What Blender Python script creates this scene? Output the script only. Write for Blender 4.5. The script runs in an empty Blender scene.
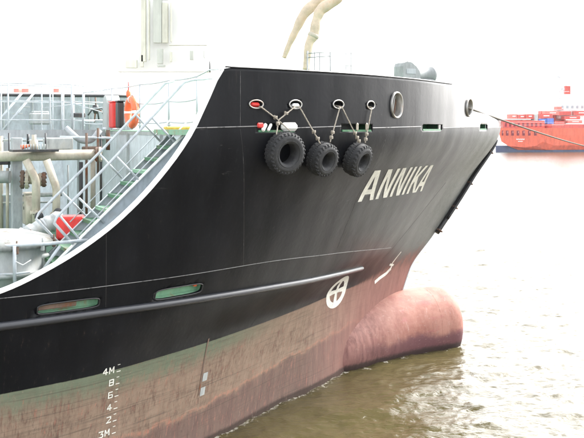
import bpy, math, random
import numpy as np
from mathutils import Vector, Matrix
random.seed(7)
R = math.radians
scene = bpy.context.scene
COL = scene.collection

# ------------------------------------------------------------------ camera
EYE = 6.0
cam_data = bpy.data.cameras.new('camera'); cam = bpy.data.objects.new('camera', cam_data)
COL.objects.link(cam); scene.camera = cam
cam.location = (0, 0, EYE); cam.rotation_euler = (R(90), 0, 0)
cam_data.sensor_width = 36; cam_data.lens = 900/584*36
cam_data.shift_y = -91/584
cam_data.clip_start = .1; cam_data.clip_end = 6000

# ------------------------------------------------------------------ sky and sun (bright overcast)
SUN_EL, SUN_AZ = R(42), R(48)          # azimuth measured clockwise from +Y
world = bpy.data.worlds.new('World'); scene.world = world; world.use_nodes = True
wn = world.node_tree.nodes; wl = world.node_tree.links; wn.clear()
sky = wn.new('ShaderNodeTexSky'); sky.sky_type = 'NISHITA'; sky.sun_disc = False
sky.sun_elevation = SUN_EL; sky.sun_rotation = SUN_AZ
sky.dust_density = 3.0; sky.air_density = 1.0; sky.ozone_density = 1.0
hs = wn.new('ShaderNodeHueSaturation'); hs.inputs['Saturation'].default_value = .13
bg = wn.new('ShaderNodeBackground'); bg.inputs['Strength'].default_value = .15
wo = wn.new('ShaderNodeOutputWorld')
wl.new(sky.outputs[0], hs.inputs['Color']); wl.new(hs.outputs[0], bg.inputs[0]); wl.new(bg.outputs[0], wo.inputs[0])
sun_d = bpy.data.lights.new('sun', 'SUN'); sun_d.energy = 1.5; sun_d.angle = R(18); sun_d.color = (1, .96, .9)
sun = bpy.data.objects.new('sun', sun_d); COL.objects.link(sun)
sd = Vector((math.sin(SUN_AZ)*math.cos(SUN_EL), math.cos(SUN_AZ)*math.cos(SUN_EL), math.sin(SUN_EL)))
sun.rotation_euler = (-sd).to_track_quat('-Z', 'Y').to_euler()
scene.view_settings.view_transform = 'Standard'; scene.view_settings.look = 'None'
scene.view_settings.gamma = 1; scene.view_settings.exposure = 2.35

# ------------------------------------------------------------------ helpers
def link(o, parent=None):
    COL.objects.link(o)
    if parent is not None: o.parent = parent
    return o
def tag(o, label=None, cat=None, group=None, kind=None):
    if label: o['label'] = label
    if cat: o['category'] = cat
    if group: o['group'] = group
    if kind: o['kind'] = kind
    return o
def empty(name, loc=(0, 0, 0), rot=(0, 0, 0), parent=None):
    o = bpy.data.objects.new(name, None); o.location = loc; o.rotation_euler = rot
    o.empty_display_size = .2
    return link(o, parent)
class MB:
    def __init__(s): s.v = []; s.f = []; s.sm = []
    def raw(s, v, f, smooth=False):
        n = len(s.v); s.v += [tuple(p) for p in v]; s.f += [tuple(i+n for i in q) for q in f]; s.sm += [smooth]*len(f); return s
    def box(s, c, size, M=None, bev=0):
        x, y, z = [a/2 for a in size]
        if bev <= 0:
            vs = [(i*x, j*y, k*z) for i in (-1, 1) for j in (-1, 1) for k in (-1, 1)]
            fs = [(0,1,3,2),(4,6,7,5),(0,4,5,1),(2,3,7,6),(0,2,6,4),(1,5,7,3)]
        else:
            b = min(bev, x*.9, y*.9, z*.9); vs = []; fs = []; idx = {}
            for i in (-1, 1):
                for j in (-1, 1):
                    for k in (-1, 1):
                        for a in range(3):
                            p = [i*x, j*y, k*z]
                            for q in range(3):
                                if q != a: p[q] -= (i, j, k)[q]*b
                            idx[(i, j, k, a)] = len(vs); vs.append(tuple(p))
            I = idx
            for a in range(3):
                o1, o2 = [q for q in range(3) if q != a]
                for sg in (-1, 1):
                    q = []
                    for (m, n) in ((-1,-1),(1,-1),(1,1),(-1,1)):
                        t = [0,0,0]; t[a] = sg; t[o1] = m; t[o2] = n; q.append(I[(*t, a)])
                    if (sg > 0) == (a == 1): q.reverse()
                    fs.append(tuple(q))
            for a in range(3):
                o1, o2 = [q for q in range(3) if q != a]
                for m in (-1, 1):
                    for n in (-1, 1):
                        t0 = [0,0,0]; t1 = [0,0,0]; t0[a] = -1; t1[a] = 1
                        for t in (t0, t1): t[o1] = m; t[o2] = n
                        q = [I[(*t0, o1)], I[(*t1, o1)], I[(*t1, o2)], I[(*t0, o2)]]
                        sgn = m*n*(1 if a != 1 else -1)
                        if sgn > 0: q.reverse()
                        fs.append(tuple(q))
            for i in (-1, 1):
                for j in (-1, 1):
                    for k in (-1, 1):
                        q = [I[(i,j,k,0)], I[(i,j,k,1)], I[(i,j,k,2)]]
                        if i*j*k < 0: q.reverse()
                        fs.append(tuple(q))
        c = Vector(c); M = M or Matrix.Identity(3)
        return s.raw([tuple(M @ Vector(p) + c) for p in vs], fs)
    def tube(s, pts, r, n=8, cap=True, closed=False):
        pts = [Vector(p) for p in pts]; N = len(pts)
        rr = r if isinstance(r, (list, tuple)) else [r]*N
        vs = []; fs = []; up = None
        for i, p in enumerate(pts):
            if closed: t = (pts[(i+1) % N]-pts[i-1])
            else: t = pts[min(i+1, N-1)]-pts[max(i-1, 0)]
            t = t.normalized() if t.length > 1e-9 else Vector((0, 0, 1))
            if up is None: up = Vector((0, 0, 1)) if abs(t.z) < .9 else Vector((1, 0, 0))
            a = t.cross(up)
            if a.length < 1e-6: a = t.cross(Vector((1, .3, 0)))
            a.normalize(); b = a.cross(t).normalized(); up = b
            for k in range(n):
                w = 2*math.pi*k/n
                vs.append(tuple(p + a*math.cos(w)*rr[i] + b*math.sin(w)*rr[i]))
        for i in range(N if closed else N-1):
            j = (i+1) % N
            for k in range(n):
                l = (k+1) % n
                fs.append((i*n+k, i*n+l, j*n+l, j*n+k))
        m0 = len(s.v)
        s.raw(vs, fs, True)
        if cap and not closed: s.raw([], []); s.f += [tuple(m0+k for k in reversed(range(n))), tuple(m0+(N-1)*n+k for k in range(n))]; s.sm += [False, False]
        return s
    def lathe(s, prof, M=None, n=32, c=(0, 0, 0), closed=False):
        """prof: (r, h) revolved about local z"""
        M = M or Matrix.Identity(3); c = Vector(c); vs = []; fs = []; P = len(prof)
        for k in range(n):
            w = 2*math.pi*k/n
            for (r, h) in prof: vs.append(tuple(M @ Vector((r*math.cos(w), r*math.sin(w), h)) + c))
        for k in range(n):
            l = (k+1) % n
            for i in range(P if closed else P-1):
                j = (i+1) % P
                fs.append((k*P+i, l*P+i, l*P+j, k*P+j))
        return s.raw(vs, fs, True)
    def prism(s, poly, z0, z1, M=None, c=(0, 0, 0)):
        M = M or Matrix.Identity(3); c = Vector(c); n = len(poly)
        vs = [tuple(M @ Vector((p[0], p[1], z)) + c) for z in (z0, z1) for p in poly]
        fs = [tuple(reversed(range(n))), tuple(range(n, 2*n))] + [(i, (i+1) % n, n+(i+1) % n, n+i) for i in range(n)]
        return s.raw(vs, fs)
    def build(s, name, mat, parent=None, loc=None):
        me = bpy.data.meshes.new(name); me.from_pydata(s.v, [], s.f)
        me.polygons.foreach_set('use_smooth', s.sm)
        mats = mat if isinstance(mat, (list, tuple)) else [mat]
        for m in mats: me.materials.append(m)
        me.update()
        o = bpy.data.objects.new(name, me)
        if loc is not None: o.location = loc
        return link(o, parent)
def clone(o, parent=None):
    c = o.copy(); COL.objects.link(c)
    if parent is not None: c.parent = parent
    for ch in o.children: clone(ch, c)
    return c

# ------------------------------------------------------------------ materials
def nt(name):
    m = bpy.data.materials.new(name); m.use_nodes = True
    n = m.node_tree.nodes; l = m.node_tree.links; n.clear()
    out = n.new('ShaderNodeOutputMaterial'); b = n.new('ShaderNodeBsdfPrincipled'); l.new(b.outputs[0], out.inputs[0])
    return m, n, l, b, out
def paint(name, col, rough=.45, wear=.25, wearcol=None, scale=3.0, bump=.15, metal=0, streak=True, amt=.25):
    """painted or bare surface: tonal mottling, vertical run marks and chips"""
    m, n, l, b, out = nt(name)
    tc = n.new('ShaderNodeTexCoord'); mp = n.new('ShaderNodeMapping'); l.new(tc.outputs['Object'], mp.inputs[0])
    mp.inputs['Scale'].default_value = (1, 1, .35 if streak else 1)
    n1 = n.new('ShaderNodeTexNoise'); n1.inputs['Scale'].default_value = scale*3; n1.inputs['Detail'].default_value = 8; n1.inputs['Roughness'].default_value = .65
    l.new(mp.outputs[0], n1.inputs['Vector'])
    n2 = n.new('ShaderNodeTexNoise'); n2.inputs['Scale'].default_value = scale*.9; n2.inputs['Detail'].default_value = 5
    l.new(tc.outputs['Object'], n2.inputs['Vector'])
    mul = n.new('ShaderNodeMix'); mul.data_type = 'RGBA'; mul.blend_type = 'MIX'
    r1 = n.new('ShaderNodeMapRange'); r1.inputs[1].default_value = .3; r1.inputs[2].default_value = .7
    l.new(n1.outputs[0], r1.inputs[0]); l.new(r1.outputs[0], mul.inputs['Factor'])
    mul.inputs['A'].default_value = (*[c*(1-amt) for c in col], 1); mul.inputs['B'].default_value = (*[min(1, c*(1+amt)) for c in col], 1)
    w = n.new('ShaderNodeMix'); w.data_type = 'RGBA'
    r2 = n.new('ShaderNodeMapRange'); r2.inputs[1].default_value = .62; r2.inputs[2].default_value = .7; r2.inputs[4].default_value = wear*2.2
    mm = n.new('ShaderNodeMath'); mm.operation = 'MULTIPLY_ADD'; mm.inputs[1].default_value = .5
    l.new(n1.outputs[0], mm.inputs[0]); h = n.new('ShaderNodeMath'); h.operation = 'MULTIPLY'; h.inputs[1].default_value = .55
    l.new(n2.outputs[0], h.inputs[0]); l.new(h.outputs[0], mm.inputs[2])
    l.new(mm.outputs[0], r2.inputs[0]); r2.inputs[1].default_value = .56; r2.inputs[2].default_value = .64
    l.new(r2.outputs[0], w.inputs['Factor']); l.new(mul.outputs['Result'], w.inputs['A'])
    wc = wearcol or tuple(c*.5 for c in col); w.inputs['B'].default_value = (*wc, 1)
    l.new(w.outputs['Result'], b.inputs['Base Color'])
    rr = n.new('ShaderNodeMapRange'); rr.inputs[3].default_value = max(.02, rough-.12); rr.inputs[4].default_value = rough+.15
    l.new(n1.outputs[0], rr.inputs[0]); l.new(rr.outputs[0], b.inputs['Roughness'])
    b.inputs['Metallic'].default_value = metal
    bp = n.new('ShaderNodeBump'); bp.inputs['Strength'].default_value = bump; bp.inputs['Distance'].default_value = .01
    l.new(n1.outputs[0], bp.inputs['Height']); l.new(bp.outputs[0], b.inputs['Normal'])
    return m
RUST = (.16, .06, .025)
M = dict(
 rail=paint('pale_rail_paint', (.44, .48, .51), .4, .12, (.3, .25, .2)),
 grey=paint('light_grey_deck_paint', (.52, .57, .60), .5, .14, (.25, .22, .18)),
 palegrey=paint('pale_grey_paint', (.35, .375, .37), .5, .15, (.3, .28, .22)),
 slate=paint('blue_grey_screen_paint', (.36, .41, .45), .5, .15, (.15, .12, .1)),
 white=paint('white_paint', (.78, .79, .77), .4, .1, (.5, .42, .35)),
 blown=paint('bright_white_cladding', (.86,.87,.86), .5, 0, scale=.3, bump=0, amt=.02),
 green=paint('green_deck_paint', (.035, .14, .065), .5, .25, (.2, .17, .1)),
 slotgreen=paint('pale_green_primer', (.20, .38, .25), .5, .3, (.25, .1, .05)),
 palelower=paint('pale_blue_grey_plating', (.70, .76, .79), .5, .12, (.3, .28, .25)),
 lid=paint('weathered_lid_paint', (.20, .215, .205), .6, .5, (.12, .11, .09), scale=5),
 backing=paint('grey_fitting_paint', (.27, .285, .285), .5, .2),
 beam=paint('catwalk_beam_paint', (.34, .365, .38), .5, .15, (.2, .16, .12)),
 beige=paint('beige_pipe_paint', (.46, .42, .34), .45, .2, (.2, .13, .08)),
 rust=paint('rusted_steel', (.15, .10, .075), .8, .6, RUST),
 dark=paint('dark_steel', (.035, .037, .04), .5, .3, (.07, .05, .04)),
 black=paint('black_paint', (.014, .014, .016), .35, .2, (.03, .03, .03)),
 red=paint('red_paint', (.62, .035, .03), .4, .08, (.4, .05, .04)),
 orange=paint('orange_plastic', (.85, .16, .06), .45, .08),
 rubber=paint('tyre_rubber', (.022, .023, .025), .75, .35, (.045, .045, .045), scale=8, bump=.4, streak=False),
 rope=paint('fender_rope_fibre', (.42, .38, .32), .9, .3, (.2, .17, .13), scale=30, bump=.8, streak=False),
 steel=paint('worn_bright_steel', (.36, .355, .34), .35, .3, (.3, .22, .16), metal=.6),
 letter=paint('white_lettering_paint', (.70, .70, .64), .5, .25, (.4, .4, .38), scale=6),
 hose=paint('tan_hose_rubber', (.55, .45, .34), .7, .3, (.45, .27, .15), scale=1.2, streak=False),
 seam=paint('weld_seam_paint', (.017, .017, .018), .4, .4, (.12, .12, .12), scale=5),
 knuckle=paint('scuffed_knuckle_edge', (.16, .16, .16), .5, .5, (.05, .05, .05), scale=6),
 strake=paint('rubbing_strake_paint', (.028, .030, .036), .30, .0, scale=1.2, bump=.0, amt=.12),
 amber=paint('yellow_paint', (.6, .42, .06), .5, .2),
)

# ------------------------------------------------------------------ hull form (half breadth from station and height)
TH=math.radians(27);CT,ST=math.cos(TH),math.sin(TH);P0=(4.5,25.6);EYE=6.0
DK=[0,.3,1,2,3.5,5,7,9,11,14,18,26]
ZK=[-2,0,2.08,3,4.5,6,7.4]
US=[-2.2,-2.0,-1.37,-.57,.66,1.69,1.75]
VK=[[0,.1,.4,1.0,2.0,2.9,4.1,5.2,6.1,6.9,7.4,7.5],
[0,.12,.5,1.25,2.35,3.2,4.55,5.7,6.55,7.2,7.45,7.5],
[0,.15,.55,1.15,2.1,3.25,4.65,5.85,6.75,7.3,7.5,7.5],
[0,.18,.65,1.35,2.5,3.65,5.0,6.05,6.8,7.35,7.5,7.5],
[0,.25,.85,1.65,2.8,3.85,5.15,6.2,6.85,7.35,7.5,7.5],
[0,.5,1.3,2.15,3.25,4.3,5.6,6.5,7.0,7.4,7.5,7.5],
[0,.5,1.3,2.15,3.25,4.3,5.6,6.5,7.0,7.4,7.5,7.5]]
def pch(xs,ys,x):
    n=len(xs)
    if x<=xs[0]: return ys[0]
    if x>=xs[-1]: return ys[-1]
    i=0
    while x>xs[i+1]: i+=1
    def sl(j): return (ys[j+1]-ys[j])/(xs[j+1]-xs[j])
    def d(j):
        if j==0: return sl(0)
        if j==n-1: return sl(n-2)
        a,b=sl(j-1),sl(j)
        return 0 if a*b<=0 else 2*a*b/(a+b)
    h=xs[i+1]-xs[i];t=(x-xs[i])/h
    return ys[i]*(1+2*t)*(1-t)**2+h*d(i)*t*(1-t)**2+ys[i+1]*t*t*(3-2*t)+h*d(i+1)*t*t*(t-1)
def stem_u(z): return pch(ZK,US,z)
def hull_v(u,z):
    d=stem_u(z)-u
    if d<=0: return 0.0
    dd=math.sqrt(d)  # interpolate in sqrt space near stem for roundness
    zk=ZK
    i=max(0,min(len(zk)-2,next((k for k in range(len(zk)-1) if z<=zk[k+1]),len(zk)-2)))
    ks=range(max(0,i-1),min(len(zk),i+3))
    v=pch([zk[k] for k in ks],[pch(DK,VK[k],d) for k in ks],z)
    return v
def world(u,v,z): return (P0[0]+CT*u+ST*v,P0[1]+ST*u-CT*v,z)
def proj(u,v,z):
    X,D,Z=world(u,v,z);return (292+900*X/D,128+900*(EYE-Z)/D)
def hit(x,y):
    a=(x-292)/900;b=(y-128)/900
    def f(D):
        X=a*D;Z=EYE-b*D;dx,dy=X-P0[0],D-P0[1]
        u=CT*dx+ST*dy;v=ST*dx-CT*dy
        return v-hull_v(u,Z),u,Z,v
    D=9.0;prev=f(D)
    while D<32:
        n=f(D+.05)
        if n[0]<0:
            lo,hi=D,D+.05
            for _ in range(30):
                m=(lo+hi)/2
                if f(m)[0]<0:hi=m
                else: lo=m
            r=f(hi);return round(r[1],3),round(r[2],3),round(r[3],3),round(hi,2)
        D+=.05
    return None

def L(u, v, z): return (u, -v, z)                        # ship frame: x forward, y to port
def W(u, v, z): return world(u, v, z)
def surv(px, py, v):                                     # sight line of the survey met with the fore-and-aft plane v
    a = (px-292)/900; D = (v+ST*P0[0]-CT*P0[1])/(ST*a-CT); X = a*D
    dx, dy = X-P0[0], D-P0[1]
    return (CT*dx+ST*dy, -v, EYE-(py-128)/900*D)
def survD(px, py, D):
    X = (px-292)/900*D; dx, dy = X-P0[0], D-P0[1]
    return (CT*dx+ST*dy, -(ST*dx-CT*dy), EYE-(py-128)/900*D)
def toW(p): return Vector(world(p[0], -p[1], p[2]))
def hn(u, z):                                            # outward normal of starboard side, ship frame
    e = .03
    vu = (hull_v(u+e, z)-hull_v(u-e, z))/(2*e); vz = (hull_v(u, z+e)-hull_v(u, z-e))/(2*e)
    return Vector((-vu, -1, -vz)).normalized()
def skin(u, z, off=0):
    return Vector((u, -hull_v(u, z), z)) + hn(u, z)*off
ZT_U = [-26, -17, -15, -13.49, -12.65, -11.89, -11.38, -10.89, -10.49, -10.19, -9.93, -9.6, 3]
ZT_Z = [3.2, 3.22, 3.34, 3.64, 3.98, 4.43, 4.86, 5.41, 5.98, 6.55, 6.98, 7.0, 7.0]
def ztop(u, port=False):
    if port: return pch([-26, -16.5, -15.5, 3], [3.2, 3.2, 7.0, 7.0], u)
    return pch(ZT_U, ZT_Z, u)

# ------------------------------------------------------------------ the tanker
ship = empty('tanker_ship', (P0[0], P0[1], 0), (0, 0, TH))
tag(ship, 'black hulled tanker with white name on its bow and pink bulbous bow', 'ship')

def hull_material():
    m, n, l, b, out = nt('hull_paint')
    def mth(op, a, c=None, d=None):
        x = n.new('ShaderNodeMath'); x.operation = op
        for i, q in enumerate((a, c, d)):
            if q is None: continue
            if isinstance(q, (int, float)): x.inputs[i].default_value = q
            else: l.new(q, x.inputs[i])
        return x.outputs[0]
    def rng(x, a, b_, c=0, d=1, smooth=True):
        r = n.new('ShaderNodeMapRange'); r.interpolation_type = 'SMOOTHSTEP' if smooth else 'LINEAR'
        l.new(x, r.inputs[0])
        for i, q in enumerate((a, b_, c, d)):
            if isinstance(q, (int, float)): r.inputs[i+1].default_value = q
            else: l.new(q, r.inputs[i+1])
        return r.outputs[0]
    def noise(sc, vec, det=6, rough=.6, dist=0):
        q = n.new('ShaderNodeTexNoise'); q.inputs['Scale'].default_value = sc; q.inputs['Detail'].default_value = det
        q.inputs['Roughness'].default_value = rough; q.inputs['Distortion'].default_value = dist
        l.new(vec, q.inputs['Vector']); return q.outputs[0]
    def mapv(scale, loc=(0, 0, 0), rot=(0, 0, 0)):
        q = n.new('ShaderNodeMapping'); q.inputs['Scale'].default_value = scale; q.inputs['Location'].default_value = loc; q.inputs['Rotation'].default_value = rot
        l.new(tc.outputs['Object'], q.inputs[0]); return q.outputs[0]
    def mix(f, a, c):
        q = n.new('ShaderNodeMix'); q.data_type = 'RGBA'
        if isinstance(f, (int, float)): q.inputs['Factor'].default_value = f
        else: l.new(f, q.inputs['Factor'])
        for k, v_ in (('A', a), ('B', c)):
            if isinstance(v_, tuple): q.inputs[k].default_value = (*v_, 1)
            else: l.new(v_, q.inputs[k])
        return q.outputs['Result']
    tc = n.new('ShaderNodeTexCoord'); sp = n.new('ShaderNodeSeparateXYZ'); l.new(tc.outputs['Object'], sp.inputs[0])
    u, z = sp.outputs[0], sp.outputs[2]
    iso = tc.outputs['Object']
    streak = mapv((3.2, 3.2, .35), rot=(0, R(8), 0)); wide = mapv((.9, .9, .12)); horiz = mapv((.25, .25, 5))
    sN = noise(2.2, streak, 8, .7, .3); sF = noise(7, streak, 6, .7); wN = noise(1.6, wide, 5, .6)
    bN = noise(1.7, iso, 8, .62, .4); fN = noise(14, iso, 6, .6); hN = noise(1.3, horiz, 6, .6, .6); cN = noise(5, iso, 8, .75)
    # boot-top line, climbing and blurring towards the stem where the black has been scrubbed off
    fwd = rng(u, -4.6, -1.0)
    zb = mth('MULTIPLY_ADD', fwd, .38, 2.075)
    zb = mth('ADD', zb, mth('MULTIPLY', mth('MULTIPLY', mth('SUBTRACT', sN, .5), fwd), 1.3))
    zw = mth('ADD', z, mth('MULTIPLY', mth('SUBTRACT', fN, .5), .012))
    soft = mth('MULTIPLY_ADD', fwd, .35, .006)
    blk = rng(mth('SUBTRACT', zw, zb), mth('MULTIPLY', soft, -1), soft)
    # antifouling colours by height
    zj = mth('ADD', z, mth('ADD', mth('MULTIPLY', mth('SUBTRACT', sN, .5), .75), mth('MULTIPLY', mth('SUBTRACT', hN, .5), .35)))
    sage = mix(cN, (.10, .125, .085), (.17, .19, .135))
    tanp = mix(sN, (.12, .078, .058), (.34, .255, .19))
    c = mix(mth('MULTIPLY', rng(zj, 1.55, 2.0), rng(u, -6.8, -9.6)), tanp, sage)
    hs_ = noise(3.0, mapv((.35, .35, 7), rot=(0, R(-2), 0)), 9, .75, .5)
    c = mix(mth('MULTIPLY', rng(hs_, .50, .68), .5), c, (.10, .068, .052))
    c = mix(mth('MULTIPLY', rng(noise(22, iso, 6, .7), .55, .75), .45), c, (.30, .24, .19))
    # brown slime patches
    c = mix(mth('MULTIPLY', mth('MULTIPLY', rng(sF, .46, .62), rng(bN, .42, .6)), mth('MULTIPLY', rng(zj, 2.1, 1.5), .75)), c, (.085, .055, .042))
    # purple-brown growth below an irregular scraped line
    line = mth('ADD', mth('ADD', z, mth('MULTIPLY', mth('SUBTRACT', bN, .5), .45)), mth('MULTIPLY', mth('SUBTRACT', cN, .5), .12))
    zl = rng(u, -9.5, -4.0, .78, 1.15, False)
    dlt = mth('SUBTRACT', line, zl)
    low = mix(sF, (.065, .042, .038), (.18, .115, .10))
    lowf = mth('MULTIPLY', rng(dlt, .05, -.12), rng(sN, .2, .6, 1.0, .72))
    c = mix(lowf, c, low)
    edge = mth('MULTIPLY', mth('SUBTRACT', 1.0, rng(mth('ABSOLUTE', dlt), .005, .05)), rng(sF, .38, .6))
    c = mix(mth('MULTIPLY', edge, .5), c, (.42, .19, .13))
    runs = mth('MULTIPLY', rng(sF, .56, .7), rng(z, 2.05, 1.6))
    c = mix(mth('MULTIPLY', runs, .55), c, (.40, .17, .13))
    st1 = noise(11, mapv((2.2, 2.2, .16), rot=(0, R(9), 0)), 9, .8, .2)
    c = mix(mth('MULTIPLY', rng(st1, .57, .60), mth('MULTIPLY', rng(z, 2.05, 1.7), .55)), c, (.075, .05, .042))
    st2 = noise(8, mapv((2.6, 2.6, .12), (3, 1, 2), rot=(0, R(12), 0)), 9, .8, .2)
    c = mix(mth('MULTIPLY', rng(st2, .59, .62), .6), c, (.30, .13, .09))
    ln = noise(2.2, mapv((.12, .12, 16), rot=(0, R(-1.5), 0)), 6, .7)
    c = mix(mth('MULTIPLY', rng(ln, .58, .62), .5), c, (.07, .06, .048))
    # scrubbed red towards the bow
    bowred = mix(sN, (.13, .05, .045), (.33, .16, .135))
    c = mix(rng(u, -6.6, -3.0, 0, .85), c, bowred)
    # black topsides
    bk = mix(rng(wN, .35, .7), (.0035, .0040, .0055), (.0085, .0092, .0115))
    bk = mix(mth('MULTIPLY', rng(sF, .55, .72), .3), bk, (.026, .027, .03))
    sc = mth('MULTIPLY', rng(noise(3.5, mapv((.5, .5, 4.5), rot=(0, R(-14), 0)), 9, .75, .8), .62, .70), rng(bN, .45, .6))
    bk = mix(mth('MULTIPLY', sc, .6), bk, (.09, .09, .09))
    s2 = noise(6, mapv((.7, .7, 6), (5, 2, 1), rot=(0, R(18), 0)), 9, .85, .5)
    bk = mix(mth('MULTIPLY', mth('MULTIPLY', rng(s2, .66, .68), rng(bN, .5, .6)), .8), bk, (.12, .115, .11))
    vr = noise(9, mapv((2.5, 2.5, .09)), 6, .8)
    bk = mix(mth('MULTIPLY', rng(vr, .60, .66), .45), bk, (.030, .026, .023))
    pt_ = noise(.8, mapv((1, 1, 1.6), (4, 0, 3)), 3, .4)
    bk = mix(mth('MULTIPLY', rng(pt_, .53, .545), .5), bk, (.0045, .005, .0065))
    # pale grey on the forward flare below the knuckle: lens veil put into the colour
    veil_grey = mth('MULTIPLY', rng(u, -3.0, .4), rng(z, 6.0, 5.6))
    bk = mix(mth('MULTIPLY', veil_grey, rng(sF, .3, .65, .55, 1)), bk, (.19, .20, .19))
    bk = mix(mth('MULTIPLY', rng(mth('ABSOLUTE', mth('SUBTRACT', z, zb)), .45, .0), mth('MULTIPLY', fwd, .7)), bk, (.10, .05, .045))
    rs = mth('MULTIPLY', rng(sF, .62, .72), rng(mth('SUBTRACT', z, 3.05), .25, -.15))
    bk = mix(mth('MULTIPLY', rs, .3), bk, (.12, .07, .05))
    c = mix(blk, c, bk)
    wet = rng(mth('ADD', z, mth('MULTIPLY', mth('SUBTRACT', cN, .5), .12)), .16, .07)
    c = mix(mth('MULTIPLY', wet, .8), c, (.030, .022, .018))
    c = mix(mth('MULTIPLY', mth('MULTIPLY', rng(noise(9, mapv((1, 1, .25)), 6, .75), .60, .70), rng(z, 1.0, .1)), .6), c, (.30, .24, .20))
    l.new(c, b.inputs['Base Color'])
    ro = mth('ADD', mth('MULTIPLY', blk, -.27), .66)
    ro = mth('ADD', ro, mth('MULTIPLY', mth('SUBTRACT', wN, .5), .25))
    ro = mth('ADD', ro, mth('MULTIPLY', veil_grey, .18))
    l.new(ro, b.inputs['Roughness'])
    l.new(rng(u, -6.0, -.3, .13, .33), b.inputs['Specular IOR Level'])
    b.inputs['IOR'].default_value = 1.5
    l.new(mth('MULTIPLY', mth('MULTIPLY', rng(z, 6.0, 6.03), rng(u, -5.2, -1.6)), .6), b.inputs['Coat Weight']); b.inputs['Coat Roughness'].default_value = .16; b.inputs['Coat IOR'].default_value = 1.7
    hgt = mth('ADD', mth('ADD', mth('MULTIPLY', wN, .6), mth('MULTIPLY', mth('SINE', mth('MULTIPLY', u, 10.1)), .12)), mth('ADD', mth('MULTIPLY', bN, .5), mth('MULTIPLY', fN, .06)))
    bp = n.new('ShaderNodeBump'); bp.inputs['Strength'].default_value = .5; bp.inputs['Distance'].default_value = .03
    l.new(hgt, bp.inputs['Height']); l.new(bp.outputs[0], b.inputs['Normal'])
    return m
def bulb_material():
    m, n, l, b, out = nt('bulb_antifouling')
    tc = n.new('ShaderNodeTexCoord'); sp = n.new('ShaderNodeSeparateXYZ'); l.new(tc.outputs['Object'], sp.inputs[0])
    def noise(sc, scale, det=7, rough=.65, rot=(0, 0, 0)):
        mp = n.new('ShaderNodeMapping'); mp.inputs['Scale'].default_value = scale; mp.inputs['Rotation'].default_value = rot; l.new(tc.outputs['Object'], mp.inputs[0])
        q = n.new('ShaderNodeTexNoise'); q.inputs['Scale'].default_value = sc; q.inputs['Detail'].default_value = det; q.inputs['Roughness'].default_value = rough
        q.inputs['Distortion'].default_value = .4
        l.new(mp.outputs[0], q.inputs['Vector']); return q.outputs[0]
    def rng(x, a, b_, c=0, d=1):
        r = n.new('ShaderNodeMapRange'); r.interpolation_type = 'SMOOTHSTEP'; l.new(x, r.inputs[0])
        for i, q in enumerate((a, b_, c, d)): r.inputs[i+1].default_value = q
        return r.outputs[0]
    def mix(f, a, c, k=1):
        q = n.new('ShaderNodeMix'); q.data_type = 'RGBA'
        if k != 1:
            mm = n.new('ShaderNodeMath'); mm.operation = 'MULTIPLY'; mm.inputs[1].default_value = k; l.new(f, mm.inputs[0]); f = mm.outputs[0]
        l.new(f, q.inputs['Factor'])
        for kk, v_ in (('A', a), ('B', c)):
            if isinstance(v_, tuple): q.inputs[kk].default_value = (*v_, 1)
            else: l.new(v_, q.inputs[kk])
        return q.outputs['Result']
    a = noise(1.6, (1, 1, 1)); s = noise(3, (2.5, 2.5, .5)); f = noise(12, (1, 1, 1)); d = noise(2.2, (.6, .6, 2))
    c = mix(rng(a, .3, .7), (.23, .09, .068), (.35, .175, .138))
    c = mix(rng(s, .55, .72), c, (.38, .25, .22), .6)
    c = mix(rng(d, .56, .68), c, (.30, .10, .10), .5)
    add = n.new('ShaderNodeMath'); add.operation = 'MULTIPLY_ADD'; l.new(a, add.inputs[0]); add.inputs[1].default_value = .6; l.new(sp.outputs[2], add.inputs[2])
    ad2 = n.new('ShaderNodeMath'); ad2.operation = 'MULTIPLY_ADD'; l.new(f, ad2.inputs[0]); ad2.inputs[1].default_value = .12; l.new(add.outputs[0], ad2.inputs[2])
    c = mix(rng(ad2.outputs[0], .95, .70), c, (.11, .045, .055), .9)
    c = mix(rng(f, .6, .7), c, (.18, .10, .09), .35)
    c = mix(rng(sp.outputs[0], -1.6, -4.2), c, mix(rng(s, .3, .65), (.11, .05, .045), (.25, .125, .11)), .85)
    c = mix(rng(noise(14, (.4, 2.2, 2.2), 7, .8), .58, .68), c, (.40, .33, .29), .55)
    c = mix(rng(noise(5, (3, 3, .3), 8, .8), .56, .66), c, (.16, .07, .06), .55)
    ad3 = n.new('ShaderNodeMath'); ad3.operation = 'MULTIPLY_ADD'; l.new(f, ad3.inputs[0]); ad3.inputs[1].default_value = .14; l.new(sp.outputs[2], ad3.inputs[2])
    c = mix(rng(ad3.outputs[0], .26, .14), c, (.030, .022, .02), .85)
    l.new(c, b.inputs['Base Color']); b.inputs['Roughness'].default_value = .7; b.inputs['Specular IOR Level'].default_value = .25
    bp = n.new('ShaderNodeBump'); bp.inputs['Strength'].default_value = .4; bp.inputs['Distance'].default_value = .02
    l.new(a, bp.inputs['Height']); l.new(bp.outputs[0], b.inputs['Normal'])
    return m
HULLM = hull_material(); BULBM = bulb_material()

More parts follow.
